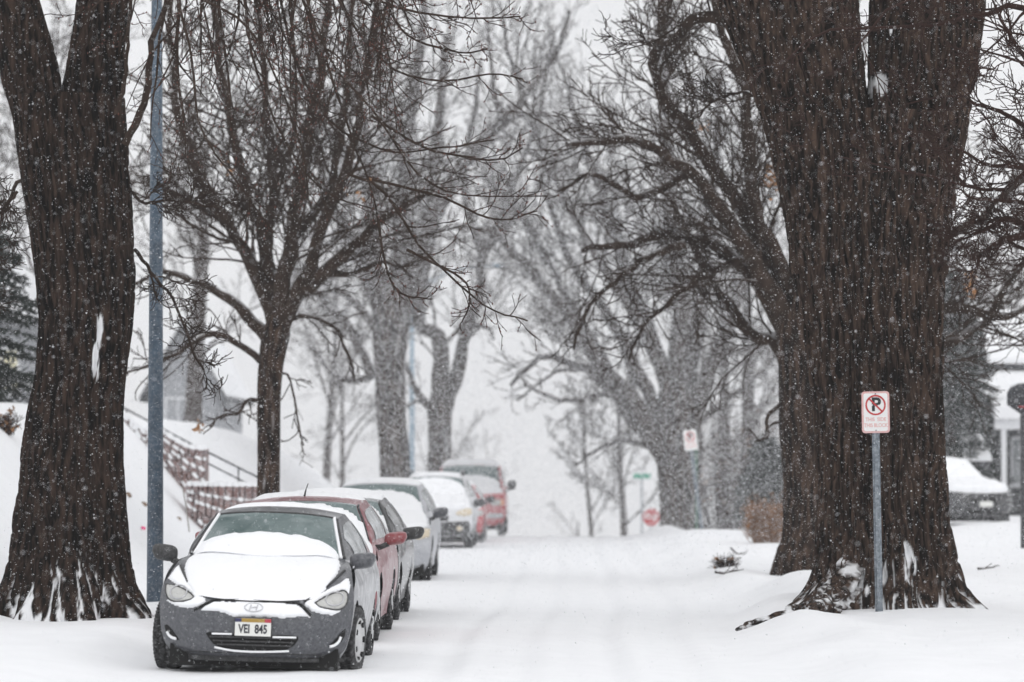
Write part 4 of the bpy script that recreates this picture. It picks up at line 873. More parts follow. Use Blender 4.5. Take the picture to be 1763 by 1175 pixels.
# snow on bonnet, windscreen foot, roof
def hw1(T, U, P):
    fh, fw = c1.first('h'), c1.first('w')
    ed = 1 - np.abs(U + .01) / np.interp(T, [fh, fh + .25, fh + .6, fh + 1.5, fh + 2.5, fw, fw + 1.2], [.60, .66, .74, .86, .91, .93, .975])
    h = .05 * np.sqrt(np.clip(ed / .3, 0, 1)) * (.9 + .4 * nsn(P[..., 0] * 3, P[..., 1] * 3, 1)) * sst(fh + .02, fh + .5, T) + .012
    h = np.where(ed < 0, -.01, h)
    top = fw + .30 + .98 * np.sqrt(np.clip(1 - (np.abs(U + .05) / .98) ** 2.2, 0, 1)) * .9 + nsn(U * 7, 0 * U, 5) * .12
    v = top - T; h = np.where(ed > 0, h + .03 * sst(fw - 1.1, fw + .1, T) * np.clip(ed / .15, 0, 1), h)
    h = np.where(ed > 0, h * np.sqrt(np.clip(v / .55, 0, 1)), h)
    return np.where(v <= 0, -.01, h)
c1.snow('bonnet_snow', c1.first('h') + .02, c1.first('w') + 1.6, hw1, .985, 90, 100)
def roof_snow(c, fr, front=.35, th=.055, edge=.97, seed=3, side=.0):
    f0, f1 = c.first('r'), c.first('b')
    def h(T, U, P):
        ed = 1 - np.abs(U) / edge; v = T - (f0 + front + nsn(U * 5, 0 * U, seed) * .22)
        return np.where((ed > 0) & (v > 0), th * np.sqrt(np.clip(ed / .18, 0, 1)) * np.sqrt(np.clip(v / .3, 0, 1)) * (1 + .4 * nsn(P[..., 0] * 3, P[..., 1] * 2, seed)) + .006, -.01)
    return c.snow('roof_snow', f0 - .9, f1 + 1.4, h, .99, 60, 60)
roof_snow(c1, 0, 1.2, .04)
for sg in (1, -1): # frosted rim of the windscreen
    mb = MB(); tt = np.linspace(c1.first('w') + .1, c1.first('r') - .05, 20); P = c1.S(tt, np.full(20, .955 * sg)); P[:, 2] += .008; P[:, 1] -= .004; mb.tube(P, .015, 6); mb.build('screen_frost', M['fluff'], e1, True)
    mb = MB(); P = c1.S(tt, np.full(20, .995 * sg)); P[:, 2] += .004; mb.tube(P, .014, 6); mb.build('pillar_trim', M['blackp'], e1, True)
P = c1.S(np.full(24, c1.first('r') - .13), np.linspace(-.92, .92, 24)); P[:, 2] += .006; mb = MB(); mb.tube(P, .013, 6); mb.build('screen_seal', M['blackp'], e1, True)
c1.mirror(.85, 1.22, .985, .235, .145, M['grey'], 1); c1.mirror(-.92, 1.22, 1.0, .225, .15, M['blackp'], -1)
for sg in (1, -1):
    c1.wheel(sg, .80, .30, .20, math.radians(-8), x=.89); c1.wheel(sg, 3.37, .30, .20)
for sg in (1, -1): # wiper
    mb = MB(); mb.tube(np.array([(sg * .1 - .2, 1.0, 1.0), (sg * .1 + .25, 1.1, 1.02)]), .01, 6); 

# ---------------------------------------------------------------- the cars behind
def simple_car(label, px, d, w, L, H, hood_z, cowl_y, cowl_z, roof_y, top_hw, pm, sm, wheel_r, lens='lens', nose=.0, mir=None, mm=None, mpos=(.12, 1.0), snow_line=.9, snow_th=.06, bumper=None, grille=None, snow_front=True, rear=.3, suv=False, yaw=0, zg=0.0, group=CAR, dark_lower=None, name='parked_car', hubm=None, snow_all=False, gm=None, roof_th=.06, rf=.4, edge=.97):
    x = at(px, 800, d)[0]; e = empty(name, (x, d, zg), label, 'car', group, rot=(0, 0, yaw))
    hw = w / 2; rb = cowl_y + (H - cowl_z) * (1.15 if not suv else .85)
    z0 = .17 + .08 * suv
    rows = [('f', .12, z0, hw - .12, .42, z0 + .02), ('f', .03, z0 + .08, hw - .06, .36, z0 + .10), ('f', 0, .40 + nose * .4, hw - .02, .30, .42 + nose * .4), ('f', 0, .52 + nose * .7, hw - .01, .30, .55 + nose * .7), ('f', .03, hood_z - .12, hw - .01, .34, hood_z - .06),
            ('h', .09, hood_z - .05, hw - .02, .42, hood_z + .01), ('h', .35, hood_z + .02, hw - .05, .7, hood_z + .04), ('h', cowl_y * .7, (hood_z + cowl_z * 2) / 3 , hw - .07, cowl_y * .9, (hood_z + cowl_z * 2) / 3), ('h', cowl_y - .05, cowl_z - .015, hw - .11, cowl_y + .17, cowl_z),
            ('w', cowl_y, cowl_z, hw - .13, cowl_y + .2, cowl_z + .01), ('w', (cowl_y + rb) / 2, (cowl_z + H) / 2 - .02, (hw - .13 + top_hw) / 2, (cowl_y + rb) / 2 + .15, (cowl_z + H) / 2 - .03), ('w', rb - .08, H - .1, top_hw + .01, rb + .05, H - .14),
            ('r', rb + .1, H - .05, top_hw, rb + .2, H - .10), ('r', (rb + roof_y) / 2 + .1, H, top_hw + .01, (rb + roof_y) / 2 + .15, H - .05), ('r', roof_y, H - .03, top_hw, roof_y, H - .08),
            ('b', roof_y + .15, H - .08, top_hw, roof_y + .1, H - .13), ('b', roof_y + rear + .3, cowl_z + .12, hw - .15, roof_y + rear + .2, cowl_z + .06), ('t', roof_y + rear + .45, cowl_z + .02, hw - .12, roof_y + rear + .35, cowl_z), ('t', L - .05, cowl_z - .08, hw - .08, L - .25, cowl_z - .1), ('t', L, .55, hw - .05, L - .2, .55), ('t', L - .06, .25, hw - .1, L - .15, .25)]
    c = Car(rows, e, hw, [(.85, wheel_r), (L - .95, wheel_r)], wheel_r + .06, sill=z0 + .02)
    c.body(pm, sm, gm=gm)
    fh, fw = c.first('h'), c.first('w')
    def h(T, U, P):
        ed = 1 - np.abs(U) / np.interp(T, [fh - .8, fh, fh + .6, fw, fw + 2], [.9, .93, .95, .95, .92])
        hh = snow_th * np.sqrt(np.clip(ed / .2, 0, 1)) * (1 + .5 * nsn(P[..., 0] * 3, P[..., 1] * 3, d)) + .01
        v = fw + snow_line * (.55 + .55 * np.sqrt(np.clip(1 - np.abs(U + .12) ** 2.2, 0, 1))) + nsn(U * 6, 0 * U, d) * .15 - T
        hh = np.where((ed > 0) & (v > 0), np.minimum(hh, .004 + .25 * np.sqrt(np.clip(v, 0, 1))), -.01)
        lo = T - (fh - (.1 if snow_front else -.2) + nsn(U * 8, 0 * U, d + 1) * .3)
        return np.where(lo > 0, hh * np.sqrt(np.clip(lo / .3, 0, 1)), -.01)
    c.snow('bonnet_snow', fh - .9, fw + min(2.9, max(snow_line * 1.15, .3)) + .25, h, .97, 60, 50)
    roof_snow(c, 0, rf, roof_th, edge=edge, seed=d)
    hz = hood_z - .09
    if lens:
        for sg in (1, -1):
            c.front_patch('headlight', [(sg * (hw - .02), hz + .05), (sg * (hw - .03), hz - .08), (sg * (hw - .20), hz - .12), (sg * (hw - .38), hz - .08), (sg * (hw - .36), hz - .01), (sg * (hw - .16), hz + .06)][::sg], M[lens], .012, .02, 4, 30)
    if grille != False: c.front_patch('grille', [(-.38, hz - .10), (.38, hz - .10), (.33, hz - .22), (-.33, hz - .22)], grille or M['black'], .01, 0, 4, 32)
    c.front_patch('lower_grille', [(-.45, .36 + nose * .2), (.45, .36 + nose * .2), (.40, .26 + nose * .2), (-.40, .26 + nose * .2)], M['black'], .01, 0, 4, 32)
    mz = mpos[1]
    for sg in (1, -1): c.mirror(sg * (hw + mpos[0] - .02), cowl_y + .25, mz, (mir or (.23, .15))[0], (mir or (.23, .15))[1], mm or pm, sg)
    for sg in (1, -1):
        tt = np.linspace(fw + .1, c.first('r') - .05, 16); P = c.S(tt, np.full(16, .96 * sg)); mb = MB(); mb.tube(P, .014, 6); mb.build('pillar_trim', M['blackp'] if pm is not M['silver'] else pm, e, True)
    c.all_wheels(wheel_r, .2, 0, hubm)
    return c
# dark red sedan
x2 = simple_car('dark red sedan with a clean red mirror, close behind the grey car', 1000 + (-2.93) * ppm(38.7), 38.7, 1.76, 4.55, 1.47, .80, 1.25, .98, 3.3, .60, M['red'], M['red_side'], .32, mm=M['red_clean'], mir=(.24, .14), mpos=(.13, 1.03), snow_line=1.75, rf=.85, roof_th=.04, rear=.75)
mb = MB(); mb.tube([(-.03, 2.45, 1.47), (-.03 + .01, 2.5, 1.53), (.0, 2.56, 1.60)], [.012, .008, .005], 6); mb.build('aerial', M['blackp'], x2.e)
simple_car('black car squeezed between the dark red sedan and the silver hatchback', 1000 + (-2.96) * ppm(43.95), 43.95, 1.74, 4.4, 1.46, .78, 1.2, .97, 3.2, .58, M['blk'], M['blk'], .31, mm=M['blackp'], mir=(.26, .15), mpos=(.13, 1.0), snow_line=1.9, rear=.7, gm=M['glass_dark'])
simple_car('pale silver hatchback with yellowed headlight in the middle of the row', 1000 + (-3.24) * ppm(60.2), 60.2, 1.78, 4.4, 1.57, .86, 1.1, 1.04, 3.6, .63, M['silver'], M['silver'], .33, lens='lens_y', mm=M['grey'], mir=(.25, .17), mpos=(.12, 1.06), snow_line=1.4, rear=.4, roof_th=.05)
c5 = simple_car('white suv with dark bumper and roof rails, buried bonnet', 1000 + (-3.30) * ppm(85.4), 85.4, 1.80, 4.5, 1.64, .92, 1.15, 1.10, 3.9, .63, M['white'], M['white'], .35, lens='lens_y', mm=M['blackp'], mir=(.25, .18), snow_line=1.75, suv=True, nose=.12, snow_th=.10, rear=.3)
c5.front_patch('bumper', [(-.80, .60), (0, .58), (.80, .60), (.84, .48), (.82, .34), (.5, .27), (-.5, .27), (-.82, .34), (-.84, .48)], M['blackp'], .014, .02, 5, 50)
for sg in (1, -1): c5.front_patch('fog_lamp', [(sg * .60 + .07 * math.cos(a), .44 + .06 * math.sin(a)) for a in np.linspace(0, 2 * PI, 14, endpoint=False)], M['lens_y'], .04, .01, 3, 20)
for sg in (1, -1):
    mb = MB(); mb.tube([(sg * .60, 2.1, 1.62), (sg * .60, 2.2, 1.71), (sg * .60, 3.6, 1.72), (sg * .60, 3.7, 1.62)], .025, 8); mb.build('roof_rail', M['blackp'], c5.e, True)
simple_car('faded red car mostly hidden between the white suv and the red pickup', 1000 + (-3.22) * ppm(92.0), 92.0, 1.78, 4.5, 1.44, .82, 1.2, .99, 3.3, .58, M['bright_red'], M['bright_red'], .32, mm=M['blackp'], mir=(.24, .17), mpos=(.14, 1.02), snow_line=1.9, rear=.7)
# red pickup
c7 = simple_car('red pickup truck with snowy roof at the far end of the row', 1000 + (-2.98) * ppm(101.8), 101.8, 1.96, 5.3, 1.92, 1.13, 1.15, 1.24, 2.9, .78, M['bright_red'], M['bright_red'], .37, lens=None, mm=M['blackp'], mir=(.25, .26), mpos=(.16, 1.33), snow_line=1.0, suv=True, nose=.22, grille=M['bright_red'], rear=.1, snow_front=False, roof_th=.12, rf=.1)
for sg in (1, -1):
    h_ = c7.front_patch('headlight', [(sg * .90, .96), (sg * .90, .80), (sg * .58, .79), (sg * .58, .96)][::sg], M['lens'], .016, .012, 4, 28)
    c7.front_patch('indicator', [(sg * .93, .95), (sg * .93, .81), (sg * .85, .80), (sg * .85, .95)][::sg], M['amber'], .02, .004, 3, 20, parent=h_)
c7.front_patch('bumper', [(-.92, .60), (.92, .60), (.92, .46), (-.92, .46)], M['chrome'], .05, .03, 5, 50)
g7 = c7.front_patch('radiator_grille', [(-.52, .96), (.52, .96), (.50, .76), (-.50, .76)], M['blackp'], .02, 0, 4, 40)
for zz in (.82, .90): c7.line('grille_bar', [(-.48, zz), (0, zz), (.48, zz)], .014, M['bright_red'], .03, parent=g7)
for x0 in (-.80, .80): pass
# tailbed and cab back of the pickup are part of its loft; a snowy bed rail
mb = MB(); mb.box(-.95, -.88, 3.5, 5.1, 1.23, 1.29).box(.88, .95, 3.5, 5.1, 1.23, 1.29); mb.build('bed_rail', M['bright_red'], c7.e)
# dark car in the driveway
zc = zs(9.6, 92)
c8 = simple_car('dark car blanketed in snow on the driveway by the dark house', 1697, 91, 1.82, 4.6, 1.47, .80, 1.2, .98, 3.3, .60, M['blk'], M['blk'], .33, lens=None, mir=(.2, .13), mm=M['fluff'], mpos=(.10, 1.0), snow_line=2.95, snow_th=.16, roof_th=.15, rf=-.6, rear=.7, yaw=math.radians(24), zg=zc - .02, group='cars in the driveway', gm=M['fluff'], edge=1.0)
del c8.e['group']
pl = MB(); pl.box(-.17, .17, -.03, -.012, .42, .55); pl.build('licence_plate', M['plate'], c8.e)
# ================================================================== street furniture
def lamp_post(label, px, d, h, r0, r1, m, arm_len, cut=None, zb=None):
    x = at(px, 1000, d)[0]; z = zs(x, d) if zb is None else zb
    e = empty('street_lamp', (x, d, z), label, 'street lamp')
    mb = MB(); mb.tube([(0, 0, -.3), (0, 0, h * .5), (0, 0, h)], [r0, (r0 + r1) / 2, r1], 28); mb.build('pole', m, e, True)
    mb = MB(); t = np.linspace(0, 1, 12); mb.tube(np.stack([arm_len * t, 0 * t, h - .35 + .75 * np.sin(t * PI / 2)], 1), np.linspace(.05, .035, 12), 10)
    mb.tube([(0, 0, h - .9), (arm_len * .22, 0, h - .25), (arm_len * .42, 0, h + .1)], .02, 8); arm = mb.build('arm', m, e, True)
    P = []; F = []; k = 16
    for (sx, rw, zz) in ((0, .03, 0), (.05, .09, .01), (.2, .15, .03), (.42, .16, .03), (.56, .10, .015), (.6, .02, 0)):
        for j in range(k):
            a = 2 * PI * j / k; P.append((arm_len + sx, rw * math.cos(a), h + .38 + zz + rw * .45 * math.sin(a)))
    for i in range(5):
        for j in range(k): F.append((i * k + j, i * k + (j + 1) % k, (i + 1) * k + (j + 1) % k, (i + 1) * k + j))
    lampo = pym('lamp_head', P, F, m, e, True)
    mb = MB(); mb.box(arm_len + .12, arm_len + .5, -.09, .09, h + .30, h + .345); mb.build('lens', M['lens'], lampo)
    mb = MB(); mb.tube([(0, 0, h), (0, 0, h + .05)], [r1 * 1.1, r1 * .5], 20); mb.build('pole_cap', m, e)
    return e
lamp_post('thick blue-grey lamp post running out of the picture between the trunk and the grey car', 267, 47, 9.6, .105, .055, M['pole'], 2.2)
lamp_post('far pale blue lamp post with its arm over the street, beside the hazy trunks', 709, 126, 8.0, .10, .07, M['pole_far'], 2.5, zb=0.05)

def rrect(w, h, r, n=6):
    pts = []
    for cx, cz, a0 in ((w / 2 - r, h / 2 - r, 0), (-w / 2 + r, h / 2 - r, 90), (-w / 2 + r, -h / 2 + r, 180), (w / 2 - r, -h / 2 + r, 270)):
        for k in range(n + 1):
            a = math.radians(a0 + 90 * k / n); pts.append((cx + r * math.cos(a), cz + r * math.sin(a)))
    return pts
def ringpoly(mb, ro, ri, y0, y1, cz=0, n=48):
    V = []; F = []
    for k in range(n):
        a = 2 * PI * k / n; c, s = math.cos(a), math.sin(a)
        V += [(ro * c, y0, cz + ro * s), (ri * c, y0, cz + ri * s), (ro * c, y1, cz + ro * s), (ri * c, y1, cz + ri * s)]
    for k in range(n):
        a, b = 4 * k, 4 * ((k + 1) % n); F += [(a, b, b + 1, a + 1), (a, a + 2, b + 2, b), (a + 1, b + 1, b + 3, a + 3)]
    mb.add(V, F)
def no_parking(label, px, d, pyc, pyb, lean=0.0, yaw=0.0, full=True):
    c = at(px, pyc, d); bz = zs(c[0], d) - .05; bx = at(px, pyb, d)[0]
    e = empty('parking_sign', (c[0], d, bz), label, 'sign', rot=(0, lean, yaw)); H = c[2] - bz
    # ribbed U-channel post
    V = []; prof = [(-.042, .014), (-.028, .014), (-.020, -.014), (.020, -.014), (.028, .014), (.042, .014), (.042, .019), (.024, .019), (.017, -.009), (-.017, -.009), (-.024, .019), (-.042, .019)]
    mb = MB(); n = len(prof); zz = (-.25, H + .20)
    mb.add([(x, y + .016, z) for z in zz for x, y in prof], [(i, (i + 1) % n, (i + 1) % n + n, i + n) for i in range(n)] + [tuple(range(n - 1, -1, -1)), tuple(range(n, 2 * n))])
    for k in range(int(H / .05)): mb.box(-.006, .006, -.0005, .004, .05 * k + .02, .05 * k + .036)
    mb.build('post', M['steel'], e)
    mb = MB(); mb.prism([(x, z + H) for x, z in rrect(.305, .457, .035)], -.006, -.003); pn = mb.build('sign_panel', M['sign_pink'] if full else M['sign_w'], e)
    mb = MB(); mb.prism([(x, z + H) for x, z in rrect(.262, .414, .022)], -.0085, -.0062); mb.build('white_field', M['sign_w'], pn)
    mb = MB(); ringpoly(mb, .112, .094, -.0125, -.0088, H + .078); cs, sn = math.cos(PI / 4), math.sin(PI / 4)
    q = [(-.1 * cs - .009 * sn, .1 * sn - .009 * cs), (-.1 * cs + .009 * sn, .1 * sn + .009 * cs), (.1 * cs + .009 * sn, -.1 * sn + .009 * cs), (.1 * cs - .009 * sn, -.1 * sn - .009 * cs)]
    mb.prism([(x, z + H + .078) for x, z in q[::-1]], -.0125, -.0114); mb.build('prohibition_ring', M['sign_r'], pn)
    text_mesh('letter', 'P', .205, M['sign_b'], pn, (.004, -.0100, H + .078), bold=.006)
    text_mesh('lettering', 'THIS  SIDE', .058, M['sign_fade'], pn, (0, -.0095, H - .080), bold=.0012, sx=.86)
    text_mesh('lettering', 'THIS BLOCK', .058, M['sign_fade'], pn, (0, -.0095, H - .145), bold=.0012, sx=.80)
    for zz in (.2, -.2):
        mb = MB(); mb.tube([(0, -.0135, H + zz), (0, -.008, H + zz)], .008, 8); mb.build('bolt', M['steel'], pn)
    return e
no_parking('no parking sign on a ribbed steel post before the massive forked trunk', 1513, 42.2, 710, 1050, lean=math.radians(-.9))
no_parking('small faded parking sign on a leaning post near the far snowbank', 1209, 86, 757, 915, lean=math.radians(-7.5), yaw=math.radians(10), full=False)
# stop sign and street name sign beyond the crest
c = at(1121, 891, 128); e = empty('stop_sign', (c[0], 128, zs(c[0], 128)), 'red octagonal stop sign in haze beside the spreading tree', 'sign'); H = c[2] - e.location.z
oc = lambda r: [(r * math.cos(math.radians(22.5 + 45 * k)), H + r * math.sin(math.radians(22.5 + 45 * k))) for k in range(8)]
mb = MB(); mb.tube([(0, .03, -.3), (0, .03, H + .25)], .03, 10); mb.build('post', M['steel'], e)
mb = MB(); mb.prism(oc(.32), -.004, 0); pn = mb.build('sign_panel', M['sign_w'], e)
mb = MB(); mb.prism(oc(.30), -.008, -.0045); mb.build('red_field', M['sign_r'], pn)
text_mesh('lettering', 'STOP', .23, M['sign_w'], pn, (0, -.011, H), bold=.008, sx=.85)
c = at(1105, 820, 132); e = empty('street_name_sign', (c[0], 132, zs(c[0], 132)), 'green street name sign above the stop sign in the haze', 'sign'); H = c[2] - e.location.z
mb = MB(); mb.tube([(0, .03, -.3), (0, .03, H + .12)], .03, 10); mb.build('post', M['steel'], e)
mb = MB(); mb.prism([(x, z + H) for x, z in rrect(.60, .17, .02)], -.004, 0); mb.build('sign_blade', M['sign_g'], e)
# green steel post near the far sign
c = at(1199, 905, 95); e = empty('metal_post', (c[0], 95, zs(c[0], 95)), 'slim dark green metal post between the spreading tree and the faded sign', 'post')
mb = MB(); mb.tube([(0, 0, -.2), (0, 0, 2.0)], .032, 8); mb.build('shaft', M['greenmetal'], e); mb = MB(); mb.tube([(0, 0, 2.0), (0, 0, 2.04)], [.04, .02], 8); mb.build('post_cap', M['greenmetal'], e)
# basketball hoop by the driveway
d = 70; x = at(1764, 800, d)[0]; zb = zs(x, d); e = empty('basketball_hoop', (x, d, zb), 'dark fan-shaped basketball backboard on a pole at the right edge', 'basketball hoop')
mb = MB(); mb.tube([(0, .25, -.3), (0, .25, 2.7), (0, .10, 3.0)], .05, 12); mb.build('pole', M['rail'], e, True)
zc_ = at(1764, 686, d)[2] - zb; fan = [(-.36, -.12), (-.36, .10), (-.30, .20), (-.18, .27), (0, .29), (.30, .27), (.50, .18), (.56, 0), (.56, -.12), (.42, -.26), (-.14, -.27)]
mb = MB(); mb.prism([(a + .05, b + zc_) for a, b in fan], 0, .04); mb.build('backboard', M['darkwall'], e)
mb = MB(); t = np.linspace(0, 2 * PI, 25); mb.tube(np.stack([.09 + .225 * np.cos(t), -.28 + .225 * np.sin(t), 0 * t + zc_ - .16], 1), .01, 6); mb.build('hoop', M['sign_r'], e, True)
P = [(a + .05, .02, b + zc_ + .012) for a, b in fan[2:8]]; mb = MB(); mb.tube(P, .03, 8); mb.build('board_snow', M['fluff'], e, True)

# ================================================================== houses
def gable(mb, x0, x1, y0, y1, z0, z1, over=.3, th=.12, axis='x'):
    """roof slabs; ridge along axis"""
    if axis == 'x':
        ym = (y0 + y1) / 2; k = (z1 - z0) / (ym - y0)
        for s, ya in ((-1, y0 - over), (1, y1 + over)):
            za = z0 - over * k
            V = [(x0 - over, ya, za), (x1 + over, ya, za), (x1 + over, ym, z1), (x0 - over, ym, z1)]; V += [(a, b, c + th) for a, b, c in V]
            mb.add(V, [(0, 1, 2, 3), (4, 7, 6, 5), (0, 4, 5, 1), (1, 5, 6, 2), (2, 6, 7, 3), (3, 7, 4, 0)])
    else:
        xm = (x0 + x1) / 2; k = (z1 - z0) / (xm - x0)
        for xa in (x0 - over, x1 + over):
            za = z0 - over * k
            V = [(xa, y0 - over, za), (xa, y1 + over, za), (xm, y1 + over, z1), (xm, y0 - over, z1)]; V += [(a, b, c + th) for a, b, c in V]
            mb.add(V, [(0, 1, 2, 3), (4, 7, 6, 5), (0, 4, 5, 1), (1, 5, 6, 2), (2, 6, 7, 3), (3, 7, 4, 0)])
def house(label, x0, x1, y0, y1, zb, wh, rh, wall, axis, wins, over=.4):
    e = empty('house', ((x0 + x1) / 2, y0, zb), label, 'house'); b = np.array(e.location)
    mb = MB(); w_, dp = (x1 - x0) / 2, y1 - y0; mb.box(-w_, w_, 0, dp, -.6, wh)
    if axis == 'x':
        for xx in (-w_ + .002, w_ - .102): mb.add([(xx + a, y, z) for a in (0, .1) for y, z in ((0, wh + .002), (dp, wh + .002), (dp / 2, wh + rh))], [(0, 1, 2), (5, 4, 3), (0, 3, 4, 1), (1, 4, 5, 2), (2, 5, 3, 0)])
    else:
        for yy in (.002, dp - .102): mb.add([(x, yy + a, z) for a in (0, .1) for x, z in ((-w_, wh + .002), (w_, wh + .002), (0, wh + rh))], [(0, 1, 2), (5, 4, 3), (0, 3, 4, 1), (1, 4, 5, 2), (2, 5, 3, 0)])
    wl = mb.build('wall', wall, e)
    # clapboard lines
    mb = MB(); gable(mb, -w_, w_, 0, dp, wh + .01, wh + rh + .02, over, .12, axis); rf = mb.build('roof', M['darkwall'], e)
    mb = MB(); gable(mb, -w_ + .05, w_ - .05, .05, dp - .05, wh + .14, wh + rh + .15, over, .16, axis); mb.build('roof_snow', M['fluff'], rf)
    for (xc, zc, ww, hh, mm) in wins:
        mb = MB(); mb.box(xc - ww / 2, xc + ww / 2, -.05, -.01, zc - hh / 2, zc + hh / 2); f = mb.build('window', M['whitewood'], e)
        mb = MB(); mb.box(xc - ww / 2 + .07, xc - .025, -.06, -.052, zc - hh / 2 + .07, zc + hh / 2 - .07).box(xc + .025, xc + ww / 2 - .07, -.06, -.052, zc - hh / 2 + .07, zc + hh / 2 - .07); mb.build('pane', mm, f)
        mb = MB(); mb.box(xc - ww / 2 - .05, xc + ww / 2 + .05, -.12, -.012, zc - hh / 2 - .08, zc - hh / 2 - .003); mb.build('sill', M['fluff'], f)
    return e
# dark house on the right with a snow covered porch
zr = zs(13, 112)
hs_ = house('dark house with a white snow covered porch roof behind the driveway', 11.2, 21.0, 112, 122, zr, 4.5, 1.5, M['darkwall'], 'x', [(-3.0, 1.7, 1.2, 1.4, M['glass_side']), (1.5, 1.7, 1.6, 1.4, M['glass_side'])])
px0 = at(1712, 700, 106)[0] - 16.1
mb = MB()
zt, zl = at(1740, 648, 106)[2] - zr, at(1740, 722, 106)[2] - zr
V = [(px0, -6.2, zl), (px0 + 5, -6.2, zl), (px0 + 5, 0, zt), (px0, 0, zt)]; V += [(a, b, c + .35) for a, b, c in V]
mb.add(V, [(0, 1, 2, 3), (4, 7, 6, 5), (0, 4, 5, 1), (1, 5, 6, 2), (2, 6, 7, 3), (3, 7, 4, 0)]); mb.build('porch_roof', M['fluff'], hs_)
mb = MB(); mb.box(px0, px0 + 5, -6.1, -5.95, zl - .28, zl - .01); mb.build('porch_beam', M['whitewood'], hs_)
for k in (.25, 1.9, 4.4):
    mb = MB(); mb.box(px0 + k - .07, px0 + k + .07, -6.08, -5.94, .12, zl - .285); mb.box(px0 + k - .10, px0 + k + .10, -6.11, -5.91, .02, .117); mb.build('porch_post', M['whitewood'], hs_)
mb = MB(); mb.box(px0 - .1, px0 + 5, -6.3, -.02, -.4, .1); mb.build('porch_floor', M['darkwall'], hs_)
mb = MB()
for k in range(14):
    xx = px0 + .3 + k * .13; ln = random.uniform(.06, .28); mb.tube([(xx, -6.22, zl + .02), (xx, -6.22, zl - ln)], [.022, .003], 6)
mb.build('icicle', M['fluff'], hs_)['kind'] = 'stuff'
# low shed with snow on its roof
a_, b_ = at(1650, 800, 101)[0], at(1706, 800, 101)[0]; zz = zs(a_, 101)
e = empty('shed', ((a_ + b_) / 2, 101, zz), 'low dark shed with a snow covered roof behind the driveway car', 'shed'); w_ = (b_ - a_) / 2; hz = at(1680, 795, 101)[2] - zz; hp = at(1680, 752, 101)[2] - zz
mb = MB(); mb.box(-w_ + .1, w_ - .1, 0, 2.2, -.4, hz); mb.build('wall', M['darkwall'], e)
V = [(-w_ + .1, -.2, hz + .01), (w_, -.2, hz + .01), (w_ - .05, 2.3, hp), (-w_ + .35, 2.3, hp)]; V += [(a, b, c + .14) for a, b, c in V]; mb = MB(); mb.add(V, [(0, 1, 2, 3), (4, 7, 6, 5), (0, 4, 5, 1), (1, 5, 6, 2), (2, 6, 7, 3), (3, 7, 4, 0)]); mb.build('roof_snow', M['fluff'], e)
mb = MB(); mb.box(-.4, .4, -.04, -.005, .05, min(1.7, hz - .1)); mb.build('door', M['rail'], e)
# pale houses on the left, in the haze
house('pale grey house with a snowy roof in the haze behind the brick terraces', at(262, 700, 128)[0], at(372, 700, 128)[0], 128, 138, zs(-13, 128) - .2, 2.7, 1.9, M['siding'], 'y', [(-.2, 1.4, .9, 1.5, M['siding'])])
house('grey house on the left bank behind the spruce', at(-130, 700, 96)[0], at(62, 700, 96)[0], 96, 106, 2.9, 2.6, 1.9, M['siding'], 'x', [(.55, 1.35, .9, 1.1, M['yellow_pane'])])

# ================================================================== terraces, rails, small things on the left bank
def stone_wall(label, path, d_of, h_of, zb_of, courses, name='retaining_wall', thick=.35, cap=True):
    """path: picture x range; stones in courses with snow on the ledges"""
    p0 = at(path[0], 800, d_of(0)); e = empty(name, (p0[0], p0[1], zb_of(0)), label, 'wall'); b = np.array(e.location)
    n = 26; P = [at(path[0] + (path[1] - path[0]) * k / n, 800, d_of(k / n)) for k in range(n + 1)]
    ms, mw = MB(), MB()
    for c in range(courses):
        k = 0.0
        while k < n - .3:
            L = random.uniform(1.3, 2.8); a, b2 = k, min(n, k + L); k = b2
            ta, tb = a / n, b2 / n; ia, ib = min(int(a), n - 1), min(int(b2 - 1e-6), n - 1)
            pa = P[ia] + (P[ia + 1] - P[ia]) * (a - ia); pb = P[ib] + (P[ib + 1] - P[ib]) * (b2 - ib)
            tm = (ta + tb) / 2; h = h_of(tm) / courses; za, zb = zb_of(ta) + c * h_of(ta) / courses, zb_of(tb) + c * h_of(tb) / courses
            o = -.05 * (courses - c) + random.uniform(-.03, .03); g = .012
            q = [(pa[0] + g, pa[1] + o, za), (pb[0] - g, pb[1] + o, zb), (pb[0] - g, pb[1] + thick + .2, zb), (pa[0] + g, pa[1] + thick + .2, za)]
            V = [np.array(v) - b for v in q] + [np.array((v[0], v[1], v[2] + h * random.uniform(.86, .95))) - b for v in q]
            ms.add(V, [(0, 3, 2, 1), (4, 5, 6, 7), (0, 1, 5, 4), (1, 2, 6, 5), (2, 3, 7, 6), (3, 0, 4, 7)])
            if random.random() < .75 or (cap and c == courses - 1):
                z_ = h * .93; s0 = random.uniform(0, .25) * (c < courses - 1); s1 = 1 - random.uniform(0, .25) * (c < courses - 1); w = [pa + (pb - pa) * s0, pb + (pb - pa) * (s1 - 1)]
                hh = random.uniform(.03, .055) if c < courses - 1 else .07
                yo = thick if c == courses - 1 else .05
                nn = 6; ts = np.linspace(0, 1, nn)
                Vt = []
                for t in ts:
                    p = w[0] + (w[1] - w[0]) * t; zz = za + (zb - za) * (s0 + (s1 - s0) * t) + z_; k2 = .4 + .6 * math.sin(PI * min(max(t, .08), .92))
                    Vt += [(p[0], p[1] + o - .035 * k2, zz - .03 * k2), (p[0], p[1] + o - .02, zz + hh * k2), (p[0], p[1] + o + yo + .1, zz + hh * k2)]
                mw.add([np.array(v) - b for v in Vt], [(3 * i + j, 3 * i + 3 + j, 3 * i + 4 + j, 3 * i + 1 + j) for i in range(nn - 1) for j in (0, 1)])
    ms.build('stonework', M['brick'], e); mw.build('ledge_snow', M['fluff'], e, True)
    return e
